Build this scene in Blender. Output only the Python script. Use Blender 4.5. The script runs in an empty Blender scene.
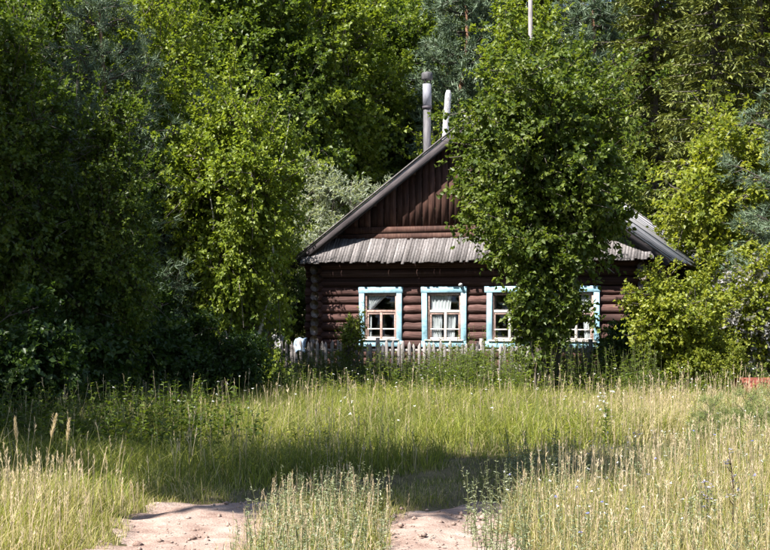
import bpy, math
import numpy as np
from mathutils import Vector, Matrix

S = bpy.context.scene
COL = S.collection
R = math.radians

# ------------------------------------------------------------------ camera, sky, sun, exposure
F = 1350.0 / 770.0                       # focal length in picture widths
cam = bpy.data.cameras.new('camera')
cam.sensor_width = 36.0
cam.lens = 36.0 * F
cam.clip_start = 0.1
cam.clip_end = 6000.0
co = bpy.data.objects.new('camera', cam)
COL.objects.link(co)
co.location = (0, 0, 1.5)
co.rotation_euler = (R(90 + 1.57), 0, 0)
S.camera = co

SUN_AZ, SUN_EL = 50.0, 52.0              # degrees left of straight behind the camera, height
sd = Vector((-math.sin(R(SUN_AZ)) * math.cos(R(SUN_EL)), -math.cos(R(SUN_AZ)) * math.cos(R(SUN_EL)), math.sin(R(SUN_EL))))
w = bpy.data.worlds.new('World')
S.world = w
w.use_nodes = True
wn = w.node_tree
bg = wn.nodes['Background']
sky = wn.nodes.new('ShaderNodeTexSky')
sky.sky_type = 'NISHITA'
sky.sun_disc = False
sky.sun_elevation = R(SUN_EL)
sky.sun_rotation = math.atan2(sd.x, sd.y)
wn.links.new(sky.outputs[0], bg.inputs[0])
bg.inputs[1].default_value = 0.07
sl = bpy.data.lights.new('sun', 'SUN')
sl.energy = 4.8
sl.angle = R(0.53)
sl.color = (1.0, 0.95, 0.87)
so = bpy.data.objects.new('sun', sl)
COL.objects.link(so)
so.rotation_euler = sd.to_track_quat('Z', 'Y').to_euler()
so.location = (0, 0, 30)
S.view_settings.view_transform = 'Standard'
S.view_settings.look = 'None'
S.view_settings.exposure = 1.65
S.view_settings.gamma = 1.0
S.render.engine = 'CYCLES'
cy = S.cycles
cy.max_bounces = 4
cy.diffuse_bounces = 2
cy.glossy_bounces = 2
cy.transmission_bounces = 4
cy.transparent_max_bounces = 8
cy.caustics_reflective = False
cy.caustics_refractive = False
cy.use_denoising = True
cy.sample_clamp_indirect = 4.0

# ------------------------------------------------------------------ mesh helpers
class Acc:
    """collects vertices, triangles / quads and a colour per vertex"""
    def __init__(s):
        s.v, s.t, s.q, s.c, s.n = [], [], [], [], 0
    def add(s, v, t=None, q=None, c=None):
        v = np.asarray(v, np.float32).reshape(-1, 3)
        if t is not None and len(t): s.t.append(np.asarray(t, np.int32).reshape(-1, 3) + s.n)
        if q is not None and len(q): s.q.append(np.asarray(q, np.int32).reshape(-1, 4) + s.n)
        if c is None: c = (0.5, 0.5, 0.5)
        c = np.asarray(c, np.float32)
        if c.ndim == 1: c = np.tile(c[:3], (len(v), 1))
        s.v.append(v); s.c.append(c[:, :3]); s.n += len(v)
    def mesh(s, name, mat, smooth=False):
        v = np.concatenate(s.v)
        t = np.concatenate(s.t) if s.t else np.zeros((0, 3), np.int32)
        q = np.concatenate(s.q) if s.q else np.zeros((0, 4), np.int32)
        me = bpy.data.meshes.new(name)
        me.vertices.add(len(v)); me.vertices.foreach_set('co', v.ravel())
        nl = t.size + q.size
        me.loops.add(nl)
        me.loops.foreach_set('vertex_index', np.concatenate([t.ravel(), q.ravel()]).astype(np.int32))
        me.polygons.add(len(t) + len(q))
        st = np.concatenate([np.arange(len(t)) * 3, t.size + np.arange(len(q)) * 4]).astype(np.int32)
        me.polygons.foreach_set('loop_start', st)
        me.polygons.foreach_set('loop_total', np.concatenate([np.full(len(t), 3), np.full(len(q), 4)]).astype(np.int32))
        if smooth: me.polygons.foreach_set('use_smooth', np.ones(len(t) + len(q), bool))
        a = me.attributes.new('col', 'FLOAT_COLOR', 'POINT')
        c = np.concatenate(s.c)
        a.data.foreach_set('color', np.concatenate([c, np.ones((len(c), 1), np.float32)], 1).astype(np.float32).ravel())
        me.update(calc_edges=True)
        if mat: me.materials.append(mat)
        return me

def link(name, me, parent=None, loc=(0, 0, 0), rot=(0, 0, 0), scale=(1, 1, 1)):
    o = bpy.data.objects.new(name, me)
    COL.objects.link(o)
    o.parent = parent
    o.location = loc; o.rotation_euler = rot; o.scale = scale
    return o
def tag(o, label, cat, group=None, kind=None):
    o['label'] = label; o['category'] = cat
    if group: o['group'] = group
    if kind: o['kind'] = kind
    return o
def empty(name, loc=(0, 0, 0), rz=0.0, scale=1.0):
    o = bpy.data.objects.new(name, None)
    COL.objects.link(o)
    o.location = loc; o.rotation_euler = (0, 0, rz)
    o.scale = (scale,) * 3 if not isinstance(scale, tuple) else scale
    o.empty_display_size = 0.2
    return o
def copy_tree(o, parent=None):
    c = o.copy(); COL.objects.link(c); c.parent = parent
    for ch in list(o.children): copy_tree(ch, c)
    return c

CUBE_Q = [(0, 3, 2, 1), (4, 5, 6, 7), (0, 1, 5, 4), (1, 2, 6, 5), (2, 3, 7, 6), (3, 0, 4, 7)]
def box(acc, x0, x1, y0, y1, z0, z1, c=None):
    acc.add([(x0, y0, z0), (x1, y0, z0), (x1, y1, z0), (x0, y1, z0), (x0, y0, z1), (x1, y0, z1), (x1, y1, z1), (x0, y1, z1)], q=CUBE_Q, c=c)
def norm(a):
    return a / np.maximum(np.linalg.norm(a, axis=-1, keepdims=True), 1e-9)
def tube(acc, path, rad, sides=6, c=(.5, .5, .5), cap=True):
    p = np.asarray(path, float); k = len(p)
    rad = np.full(k, rad) if np.isscalar(rad) else np.asarray(rad, float)
    d = np.gradient(p, axis=0); d = norm(d)
    ref = np.where(np.abs(d[:, 2:3]) > .9, np.array([[1., 0, 0]]), np.array([[0, 0, 1.]]))
    a = norm(np.cross(d, ref)); b = np.cross(d, a)
    th = np.arange(sides) / sides * 2 * math.pi
    v = p[:, None] + rad[:, None, None] * (np.cos(th)[None, :, None] * a[:, None] + np.sin(th)[None, :, None] * b[:, None])
    i = np.arange(k - 1)[:, None] * sides; j = np.arange(sides)[None]; j2 = (j + 1) % sides
    q = np.stack([i + j, i + j2, i + sides + j2, i + sides + j], -1).reshape(-1, 4)
    t = []
    if cap:
        t = [(0, m + 1, m) for m in range(1, sides - 1)] + [((k - 1) * sides, (k - 1) * sides + m, (k - 1) * sides + m + 1) for m in range(1, sides - 1)]
    acc.add(v.reshape(-1, 3), t=t, q=q, c=c)
def sticks(acc, A, B, ra, rb, c):
    """many thin three-sided sticks at once"""
    A = np.asarray(A, float); B = np.asarray(B, float); n = len(A)
    if n == 0: return
    ra = np.broadcast_to(ra, (n,)); rb = np.broadcast_to(rb, (n,))
    d = norm(B - A)
    ref = np.where(np.abs(d[:, 2:3]) > .9, np.array([[1., 0, 0]]), np.array([[0, 0, 1.]]))
    a = norm(np.cross(d, ref)); b = np.cross(d, a)
    V = np.empty((n, 6, 3))
    for k in range(3):
        th = k * 2.0944
        o = math.cos(th) * a + math.sin(th) * b
        V[:, k] = A + o * ra[:, None]; V[:, 3 + k] = B + o * rb[:, None]
    base = np.arange(n)[:, None, None] * 6
    q = np.array([[0, 1, 4, 3], [1, 2, 5, 4], [2, 0, 3, 5]])[None] + base
    c = np.asarray(c, float)
    cc = np.repeat(c, 6, 0) if c.ndim == 2 else c
    acc.add(V.reshape(-1, 3), q=q.reshape(-1, 4), c=cc)
def leaves(acc, P, D, N, L, W, c, fold=.25, wide=.42):
    """one folded, pointed leaf of two triangles at every point"""
    n = len(P)
    if n == 0: return
    D = norm(D); sdv = norm(np.cross(D, N)); N2 = np.cross(sdv, D)
    L = np.broadcast_to(L, (n,))[:, None]; W = np.broadcast_to(W, (n,))[:, None]
    V = np.empty((n, 4, 3))
    V[:, 0] = P
    V[:, 1] = P + D * L * wide + sdv * W * .5 + N2 * W * fold
    V[:, 2] = P + D * L - N2 * L * .10
    V[:, 3] = P + D * L * wide - sdv * W * .5 + N2 * W * fold
    base = np.arange(n)[:, None, None] * 4
    t = np.array([[0, 1, 2], [0, 2, 3]])[None] + base
    c = np.asarray(c, float)
    cc = np.repeat(c, 4, 0) if c.ndim == 2 else c
    acc.add(V.reshape(-1, 3), t=t.reshape(-1, 3), c=cc)
def needles(acc, P, D, L, W, c):
    """thin single triangles"""
    n = len(P)
    D = norm(D)
    sdv = norm(np.cross(D, np.random.default_rng(n).normal(size=(n, 3))))
    L = np.broadcast_to(L, (n,))[:, None]; W = np.broadcast_to(W, (n,))[:, None]
    V = np.empty((n, 3, 3))
    V[:, 0] = P + sdv * W * .5; V[:, 1] = P - sdv * W * .5; V[:, 2] = P + D * L
    t = np.arange(n * 3).reshape(-1, 3)
    acc.add(V.reshape(-1, 3), t=t, c=np.repeat(np.asarray(c, float), 3, 0))
def lerp_cols(rg, stops, n, jit=.12):
    """random colours between the stops, a little uneven in brightness"""
    s = np.array(stops, float); x = rg.random(n) * (len(s) - 1)
    i = np.minimum(x.astype(int), len(s) - 2); f = (x - i)[:, None]
    c = s[i] * (1 - f) + s[i + 1] * f
    return np.clip(c * (1 + rg.normal(size=(n, 1)) * jit), .003, .9)
def unit(rg, n):
    return norm(rg.normal(size=(n, 3)))

# ------------------------------------------------------------------ materials
def nodes(name):
    m = bpy.data.materials.new(name); m.use_nodes = True
    nt = m.node_tree; b = nt.nodes['Principled BSDF']
    return m, nt, b
def foliage(name, transl=.3, rough=.45, spec=.35, tmul=(1.5, 1.5, .7)):
    m, nt, b = nodes(name)
    at = nt.nodes.new('ShaderNodeAttribute'); at.attribute_name = 'col'
    b.inputs['Roughness'].default_value = rough
    b.inputs['Specular IOR Level'].default_value = spec
    nt.links.new(at.outputs['Color'], b.inputs['Base Color'])
    tr = nt.nodes.new('ShaderNodeBsdfTranslucent')
    mu = nt.nodes.new('ShaderNodeMix'); mu.data_type = 'RGBA'; mu.blend_type = 'MULTIPLY'
    mu.inputs['Factor'].default_value = 1.0
    nt.links.new(at.outputs['Color'], mu.inputs['A']); mu.inputs['B'].default_value = (*tmul, 1)
    nt.links.new(mu.outputs['Result'], tr.inputs[0])
    mx = nt.nodes.new('ShaderNodeMixShader'); mx.inputs[0].default_value = transl
    nt.links.new(b.outputs[0], mx.inputs[1]); nt.links.new(tr.outputs[0], mx.inputs[2])
    nt.links.new(mx.outputs[0], nt.nodes['Material Output'].inputs[0])
    return m
def wood(name, cols, scale=(1, 8, 8), rough=.8, bump=.3, obj_var=.25, detail=6, big=1.2, useattr=False):
    """grain stretched along one axis, patches of weather, each piece its own shade"""
    m, nt, b = nodes(name)
    tc = nt.nodes.new('ShaderNodeTexCoord'); oi = nt.nodes.new('ShaderNodeObjectInfo')
    ad = nt.nodes.new('ShaderNodeVectorMath'); ad.operation = 'MULTIPLY_ADD'
    cb = nt.nodes.new('ShaderNodeCombineXYZ')
    for k in range(3): nt.links.new(oi.outputs['Random'], cb.inputs[k])
    ad.inputs[1].default_value = (37, 53, 71)
    nt.links.new(cb.outputs[0], ad.inputs[0]); nt.links.new(tc.outputs['Object'], ad.inputs[2])
    mp = nt.nodes.new('ShaderNodeMapping'); mp.inputs['Scale'].default_value = scale
    nt.links.new(ad.outputs[0], mp.inputs[0])
    n1 = nt.nodes.new('ShaderNodeTexNoise'); n1.inputs['Scale'].default_value = 4; n1.inputs['Detail'].default_value = detail
    n1.inputs['Roughness'].default_value = .7
    nt.links.new(mp.outputs[0], n1.inputs['Vector'])
    n2 = nt.nodes.new('ShaderNodeTexNoise'); n2.inputs['Scale'].default_value = big; n2.inputs['Detail'].default_value = 4
    nt.links.new(ad.outputs[0], n2.inputs['Vector'])
    mx = nt.nodes.new('ShaderNodeMath'); mx.operation = 'MULTIPLY_ADD'; mx.inputs[1].default_value = .65
    sc = nt.nodes.new('ShaderNodeMath'); sc.operation = 'MULTIPLY'; sc.inputs[1].default_value = .4
    nt.links.new(n2.outputs[0], sc.inputs[0]); nt.links.new(n1.outputs[0], mx.inputs[0]); nt.links.new(sc.outputs[0], mx.inputs[2])
    rp = nt.nodes.new('ShaderNodeValToRGB'); cr = rp.color_ramp
    cr.elements[0].position = .36; cr.elements[0].color = (*cols[0], 1)
    cr.elements[1].position = .70; cr.elements[1].color = (*cols[-1], 1)
    for k, c in enumerate(cols[1:-1]):
        e = cr.elements.new(.36 + .34 * (k + 1) / (len(cols) - 1)); e.color = (*c, 1)
    nt.links.new(mx.outputs[0], rp.inputs[0])
    hs = nt.nodes.new('ShaderNodeHueSaturation')
    mr = nt.nodes.new('ShaderNodeMapRange'); mr.inputs[3].default_value = 1 - obj_var; mr.inputs[4].default_value = 1 + obj_var
    nt.links.new(oi.outputs['Random'], mr.inputs[0]); nt.links.new(mr.outputs[0], hs.inputs['Value'])
    nt.links.new(rp.outputs[0], hs.inputs['Color']); nt.links.new(hs.outputs[0], b.inputs['Base Color'])
    b.inputs['Roughness'].default_value = rough; b.inputs['Specular IOR Level'].default_value = .25
    bp = nt.nodes.new('ShaderNodeBump'); bp.inputs['Strength'].default_value = bump; bp.inputs['Distance'].default_value = .02
    nt.links.new(n1.outputs[0], bp.inputs['Height']); nt.links.new(bp.outputs[0], b.inputs['Normal'])
    return m

M = {}
M['leaf'] = foliage('leaf', .42)
M['needle'] = foliage('needle', .12, .5, .3)
M['grass'] = foliage('grass', .42, .55, .25, (1.25, 1.25, .8))
M['petal'] = foliage('petal', .3, .7, .1, (1, 1, 1))
M['bark'] = wood('bark', [(.035, .028, .023), (.085, .072, .062), (.16, .14, .125)], (5, 5, 1.2), .9, .6)
M['birch_bark'] = wood('birch_bark', [(.05, .045, .04), (.45, .42, .38), (.66, .63, .58)], (2, 2, 9), .7, .3)
M['pine_bark'] = wood('pine_bark', [(.07, .045, .03), (.2, .11, .07), (.34, .2, .12)], (4, 4, 1.5), .9, .6)
M['log'] = wood('log', [(.018, .009, .008), (.078, .038, .033), (.165, .098, .088)], (.45, 8, 8), .8, .9, .4, big=1.4)
M['log_end'] = wood('log_end', [(.08, .06, .055), (.22, .18, .165), (.34, .29, .27)], (6, 6, 6), .9, .6)
M['gable_wood'] = wood('gable_wood', [(.022, .011, .009), (.075, .036, .028), (.16, .09, .068)], (7, 7, .6), .8, .5, .4)
M['grey_wood'] = wood('grey_wood', [(.065, .056, .055), (.155, .142, .142), (.27, .252, .255)], (9, 9, .9), .9, .7, .3)
M['roof_wood'] = wood('roof_wood', [(.20, .19, .20), (.38, .37, .39), (.52, .51, .54)], (.7, 8, 8), .85, .5, .2)
M['barge_wood'] = wood('barge_wood', [(.022, .018, .02), (.055, .046, .05), (.11, .096, .10)], (.6, 8, 8), .85, .5, .25)
M['soffit_wood'] = wood('soffit_wood', [(.05, .03, .025), (.11, .07, .055), (.16, .11, .09)], (.6, 8, 8), .85, .4)
M['picket_wood'] = wood('picket_wood', [(.10, .09, .088), (.22, .20, .195), (.36, .33, .325)], (8, 8, .8), .9, .5, .3)
M['blue_paint'] = wood('blue_paint', [(.16, .30, .36), (.31, .53, .66), (.42, .64, .75)], (3, 3, 3), .7, .08, .10, big=3.5)
M['sash_paint'] = wood('sash_paint', [(.13, .075, .06), (.33, .22, .19), (.50, .38, .34)], (5, 5, 5), .7, .2, .15)
M['white_paint'] = wood('white_paint', [(.40, .36, .34), (.62, .58, .55), (.76, .73, .70)], (5, 5, 5), .7, .2, .05)
M['metal'] = wood('flue_metal', [(.045, .043, .047), (.095, .09, .096), (.165, .16, .168)], (5, 5, 1), .55, .2, .1)
M['flue_light'] = wood('flue_light', [(.13, .13, .15), (.22, .22, .255), (.32, .32, .365)], (5, 5, 1), .5, .2, .05)
M['flue_dark'] = wood('flue_dark', [(.03, .025, .03), (.07, .06, .07), (.12, .105, .12)], (5, 5, 2), .6, .2, .1)
M['white_pipe'] = wood('white_pipe', [(.14, .13, .13), (.46, .455, .47), (.62, .61, .63)], (3, 3, 2.5), .8, .3, .05, big=3)
M['rust'] = wood('rust', [(.09, .025, .017), (.19, .052, .035), (.27, .105, .07)], (3, 3, 3), .8, .4, .1)
M['cloth_white'] = wood('cloth_white', [(.55, .53, .53), (.72, .70, .70), (.82, .8, .8)], (3, 3, 3), .9, .2, .05)
M['cloth_blue'] = wood('cloth_blue', [(.28, .38, .55), (.42, .54, .70), (.60, .69, .78)], (4, 4, 4), .9, .2, .05)
M['curtain'] = foliage('curtain', .12, .9, .1, (1, 1, 1))
M['dark_room'] = wood('room_dark_tone', [(.05, .045, .04), (.08, .07, .065), (.1, .09, .085)], (1, 1, 1), .9, .1)  # near-black colour stands in for the darkness of the unlit room
m, nt, b = nodes('glass')
g = nt.nodes.new('ShaderNodeBsdfGlossy'); g.inputs['Roughness'].default_value = .03
tr = nt.nodes.new('ShaderNodeBsdfTransparent'); tr.inputs[0].default_value = (.86, .9, .9, 1)
lf_ = nt.nodes.new('ShaderNodeLayerWeight'); lf_.inputs[0].default_value = .5
pw = nt.nodes.new('ShaderNodeMath'); pw.operation = 'POWER'; pw.inputs[1].default_value = 4.0
nt.links.new(lf_.outputs['Facing'], pw.inputs[0])
lw = nt.nodes.new('ShaderNodeMath'); lw.operation = 'MULTIPLY_ADD'; lw.inputs[1].default_value = .6; lw.inputs[2].default_value = .045
nt.links.new(pw.outputs[0], lw.inputs[0])
mx = nt.nodes.new('ShaderNodeMixShader')
nt.links.new(lw.outputs[0], mx.inputs[0]); nt.links.new(tr.outputs[0], mx.inputs[1]); nt.links.new(g.outputs[0], mx.inputs[2])
nt.links.new(mx.outputs[0], nt.nodes['Material Output'].inputs[0])
M['glass'] = m
def soil(name, cols, s1=3.0, s2=40.0, bump=.5):
    m, nt, b = nodes(name)
    tc = nt.nodes.new('ShaderNodeTexCoord')
    n1 = nt.nodes.new('ShaderNodeTexNoise'); n1.inputs['Scale'].default_value = s1; n1.inputs['Detail'].default_value = 8; n1.inputs['Roughness'].default_value = .65
    n2 = nt.nodes.new('ShaderNodeTexNoise'); n2.inputs['Scale'].default_value = s2; n2.inputs['Detail'].default_value = 5
    for n in (n1, n2): nt.links.new(tc.outputs['Object'], n.inputs['Vector'])
    av = nt.nodes.new('ShaderNodeMix'); av.data_type = 'FLOAT'; av.inputs['Factor'].default_value = .35
    nt.links.new(n1.outputs[0], av.inputs['A']); nt.links.new(n2.outputs[0], av.inputs['B'])
    rp = nt.nodes.new('ShaderNodeValToRGB'); cr = rp.color_ramp
    cr.elements[0].position = .34; cr.elements[0].color = (*cols[0], 1)
    cr.elements[1].position = .66; cr.elements[1].color = (*cols[2], 1)
    e = cr.elements.new(.5); e.color = (*cols[1], 1)
    nt.links.new(av.outputs[0], rp.inputs[0]); nt.links.new(rp.outputs[0], b.inputs['Base Color'])
    b.inputs['Roughness'].default_value = .95; b.inputs['Specular IOR Level'].default_value = .1
    bp = nt.nodes.new('ShaderNodeBump'); bp.inputs['Strength'].default_value = bump; bp.inputs['Distance'].default_value = .03
    nt.links.new(av.outputs[0], bp.inputs['Height']); nt.links.new(bp.outputs[0], b.inputs['Normal'])
    return m
M['ground'] = soil('ground_soil', [(.05, .045, .022), (.10, .085, .045), (.17, .14, .08)], 1.2, 30)
M['dirt'] = soil('dirt', [(.15, .095, .076), (.285, .21, .177), (.40, .325, .285)], 3.0, 70, 1.0)

# ------------------------------------------------------------------ ground and track
def at(px, Y):
    return (px - 385.0) / 1350.0 * Y
def hz(px_y, Y):
    return 1.5 + (312.0 - px_y) / 1350.0 * Y
def track_x(y):
    """centre line of the track: straight, then swinging to the right"""
    y = np.asarray(y, float)
    return -.46 + np.where(y > 9.6, .34 * (np.maximum(y - 9.6, 0)) ** 1.55, 0)
def rut_mask(x, y):
    """0 on the bare ruts, 1 away from them"""
    c = track_x(y); out = np.ones_like(np.asarray(x, float))
    wob = .05 * np.sin(y * 3.1) + .035 * np.sin(y * 7.7 + 1)
    for off, hw in ((-.82, .41), (.85, .38)):
        d = np.abs(x - c - off - wob)
        out = np.minimum(out, np.clip((d - hw) / .16, 0, 1))
    return out
def gz(x, y):
    x = np.asarray(x, float); y = np.asarray(y, float)
    near = np.exp(-((x / 40) ** 2 + ((y - 15) / 50) ** 2))
    z = (.035 * np.sin(x * .9 + y * .37) + .03 * np.sin(x * .31 - y * .63 + 2) + .012 * np.sin(x * 2.7 + 1) * np.sin(y * 2.3)) * near
    z += -.075 * (1 - rut_mask(x, y)) * np.clip((15 - y) / 3, 0, 1) * np.clip((y - 1) / 2, 0, 1)
    return z
def axis(core0, core1, step, far, grow=1.22):
    a = list(np.arange(core0, core1 + 1e-6, step)); d = step
    while a[-1] < far: d *= grow; a.append(a[-1] + d)
    d = step
    while a[0] > -far: d *= grow; a.insert(0, a[0] - d)
    return np.array(a)
def vnoise(x, y, cell, seed):
    """smooth value noise"""
    g = np.random.default_rng(seed).random((256, 256)); x = np.asarray(x, float) / cell + 1000; y = np.asarray(y, float) / cell + 1000
    i, j = np.floor(x).astype(int), np.floor(y).astype(int); u, v = x - i, y - j; u, v = u * u * (3 - 2 * u), v * v * (3 - 2 * v)
    a, b, c, d = g[i % 256, j % 256], g[(i + 1) % 256, j % 256], g[i % 256, (j + 1) % 256], g[(i + 1) % 256, (j + 1) % 256]
    return (a * (1 - u) + b * u) * (1 - v) + (c * (1 - u) + d * u) * v
gx, gy = axis(-5, 5, .1, 2500), axis(6, 16, .1, 2500)
X, Y = np.meshgrid(gx, gy)
ac = Acc()
V = np.stack([X, Y, gz(X, Y)], -1).reshape(-1, 3)
nx, ny = len(gx), len(gy)
ii = (np.arange(ny - 1)[:, None] * nx + np.arange(nx - 1)[None])
ac.add(V, q=np.stack([ii, ii + 1, ii + nx + 1, ii + nx], -1).reshape(-1, 4))
o = link('ground', ac.mesh('ground', M['ground'], True)); o['kind'] = 'structure'
o['label'] = 'uneven meadow ground under the grass around the house'
rg = np.random.default_rng(5)
tr_root = empty('dirt_track'); tr_root['kind'] = 'structure'; tr_root['label'] = 'two bare pinkish wheel ruts of a dirt track'
for off, hw in ((-.82, .66), (.85, .62)):
    ys = np.arange(3.0, 10.9, .03); ts = np.linspace(-1, 1, 41)
    T, YY = np.meshgrid(ts, ys)
    edge = hw * (.78 + .28 * vnoise(YY * 1.0 + np.sign(T) * 7.7, YY * 0 + off, .5, 4) + .25 * vnoise(YY + np.sign(T) * 3.1, YY * 0 + off, .13, 5)) * np.clip((11.2 - YY) / .9, .1, 1) ** .5
    XX = track_x(YY) + off + .05 * np.sin(YY * 3.1) + .035 * np.sin(YY * 7.7 + 1) + T * edge
    ZZ = gz(XX, YY) + .055 + .045 * (vnoise(XX, YY * .6, .33, 1) - .5) + .02 * (vnoise(XX, YY, .11, 2) - .5) + .008 * (vnoise(XX, YY, .05, 3) - .5) - .13 * np.abs(T) ** 4
    ac = Acc(); n1, n2 = len(ts), len(ys)
    ii = (np.arange(n2 - 1)[:, None] * n1 + np.arange(n1 - 1)[None])
    ac.add(np.stack([XX, YY, ZZ], -1).reshape(-1, 3), q=np.stack([ii, ii + 1, ii + n1 + 1, ii + n1], -1).reshape(-1, 4))
    link('wheel_rut', ac.mesh('wheel_rut', M['dirt'], True), tr_root)
# clods and pebbles lying in the ruts
ac = Acc(); n = 1500
yy = rg.uniform(4, 10.8, n); offs = np.where(rg.random(n) < .5, -.82, .83)
xx = track_x(yy) + offs + rg.normal(size=n) * .2
sz = .002 + rg.gamma(.7, .008, n)
for k in range(n):
    p = np.array([xx[k], yy[k], float(gz(xx[k], yy[k])) + .062]); s = sz[k]
    v = np.array([(1, 0, 0), (0, 1, 0), (-1, 0, 0), (0, -1, 0), (0, 0, .8), (0, 0, -.5)]) * s * rg.uniform(.7, 1.3, (6, 3)) + p
    ac.add(v, t=[(0, 1, 4), (1, 2, 4), (2, 3, 4), (3, 0, 4), (1, 0, 5), (2, 1, 5), (3, 2, 5), (0, 3, 5)])
o = link('clods', ac.mesh('clods', M['dirt'])); o['kind'] = 'stuff'; o['label'] = 'small clods and pebbles scattered in the bare ruts'; o['category'] = 'pebbles'

# ------------------------------------------------------------------ the log house
YAW = R(-20)
HX, HY = 2.01, 30.0
house = empty('log_house', (HX, HY, 0), YAW)
tag(house, 'old dark red log house with grey board roof and pale blue window frames', 'house')
def hpt(u, v, z=0):
    c, s = math.cos(YAW), math.sin(YAW)
    return (HX + u * c - v * s, HY + u * s + v * c, z)
HW, DEPTH, LOGD, Z0, NROW = 3.75, 8.6, .2, .27, 14
rg = np.random.default_rng(11)
def log_mesh(seed, ends):
    r = np.random.default_rng(seed); a = Acc(); k, s = 5, 9
    th = np.arange(s) / s * 2 * math.pi
    xs = np.array([-.5, -.25, 0, .25, .5])
    V = []
    for x in xs:
        rr = .112 * (1 + r.normal() * .035) * (1 + r.normal(size=s) * .035)
        cy_, cz_ = r.normal() * .004, r.normal() * .005
        V += [(x, cy_ + rr[i] * math.cos(th[i]), cz_ + rr[i] * .97 * math.sin(th[i])) for i in range(s)]
    q = [(i * s + j, i * s + (j + 1) % s, (i + 1) * s + (j + 1) % s, (i + 1) * s + j) for i in range(k - 1) for j in range(s)]
    e0, e1 = len(V), len(V) + 1
    V += [(-.5, 0, 0), (.5, 0, 0)]
    a.add(V, q=[f[::-1] for f in q])
    a.t.append(np.array([(e0, (j + 1) % s, j) for j in range(s)][:] + [(e1, (k - 1) * s + j, (k - 1) * s + (j + 1) % s) for j in range(s)], np.int32))
    me = a.mesh('log', M['log'])
    me.materials.append(M['log_end'])
    for i, p in enumerate(me.polygons):
        if i < 2 * s: p.material_index = 1
        else: p.use_smooth = True
    # triangles come first in the mesh, their winding is checked here
    return me
LOGS = [log_mesh(100 + k, True) for k in range(5)]
def add_log(p0, p1, parent, rad=1.0):
    p0, p1 = Vector(p0), Vector(p1); d = p1 - p0
    o = link('log', LOGS[rg.integers(5)], parent, (p0 + p1) / 2, (0, 0, math.atan2(d.y, d.x)), (d.length, rad, rad))
    o.rotation_euler.x = rg.uniform(0, 6.28)
    return o
WIN_U = [-2.20, -.69, .79, 2.28]
WW, WZ0, WZ1 = .80, .86, 1.93          # opening
front = bpy.data.objects.new('front_wall', None); COL.objects.link(front); front.parent = house
sidel = bpy.data.objects.new('side_wall', None); COL.objects.link(sidel); sidel.parent = house
sider = bpy.data.objects.new('side_wall', None); COL.objects.link(sider); sider.parent = house
back = bpy.data.objects.new('back_wall', None); COL.objects.link(back); back.parent = house
for r_ in range(NROW):
    z = Z0 + LOGD * (r_ + .5)
    e0, e1 = -HW - .30 - rg.uniform(0, .05), HW + .30 + rg.uniform(0, .05)
    if r_ == 12: e0, e1 = -HW + .02, HW - .02
    if r_ == 13: e0, e1 = -HW + .22, HW - .22
    cuts = [e0]
    if z + .09 > WZ0 and z - .09 < WZ1:
        for u in WIN_U: cuts += [u - WW / 2 - .04, u + WW / 2 + .04]
    cuts.append(e1)
    for a_, b_ in zip(cuts[::2], cuts[1::2]):
        add_log((a_, rg.normal() * .006, z), (b_, rg.normal() * .006, z + rg.normal() * .004), front)
    zs = z + LOGD / 2
    for par, u in ((sidel, -HW), (sider, HW)):
        if r_ > 11: continue
        add_log((u, -.27 - rg.uniform(0, .06), zs), (u, DEPTH + .3, zs), par)
    if r_ % 1 == 0: add_log((e0, DEPTH, z), (e1, DEPTH, z), back)
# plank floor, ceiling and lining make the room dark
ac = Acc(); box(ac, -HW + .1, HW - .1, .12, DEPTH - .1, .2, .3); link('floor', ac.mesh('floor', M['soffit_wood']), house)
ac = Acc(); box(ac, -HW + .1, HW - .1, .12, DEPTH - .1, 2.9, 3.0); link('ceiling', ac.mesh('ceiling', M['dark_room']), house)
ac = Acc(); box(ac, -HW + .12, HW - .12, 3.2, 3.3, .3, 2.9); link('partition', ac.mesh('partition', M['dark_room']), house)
# stone footing under the lowest log
ac = Acc(); box(ac, -HW - .05, HW + .05, -.05, DEPTH + .05, -.2, .25); link('footing', ac.mesh('footing', M['log_end']), house)

# windows
def curtain_mesh(x0, x1, z0, z1, slant=0.0, seed=0, top_only=False):
    r = np.random.default_rng(seed); nx_, nz_ = 26, 8
    us = np.linspace(0, 1, nx_); vs = np.linspace(0, 1, nz_)
    U, Vv = np.meshgrid(us, vs)
    Xx = x0 + (x1 - x0) * U * (1 - slant * (1 - Vv)) if slant >= 0 else x1 - (x1 - x0) * (1 - U) * (1 + slant * (1 - Vv))
    Yy = .018 * np.sin(U * 38 + seed) + .008 * np.sin(U * 71 + Vv * 3)
    Zz = z0 + (z1 - z0) * Vv
    a = Acc(); ii = (np.arange(nz_ - 1)[:, None] * nx_ + np.arange(nx_ - 1)[None])
    a.add(np.stack([Xx, Yy, Zz], -1).reshape(-1, 3), q=np.stack([ii, ii + 1, ii + nx_ + 1, ii + nx_], -1).reshape(-1, 4), c=(.88, .83, .85))
    return a.mesh('curtain', M['curtain'], True)
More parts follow.
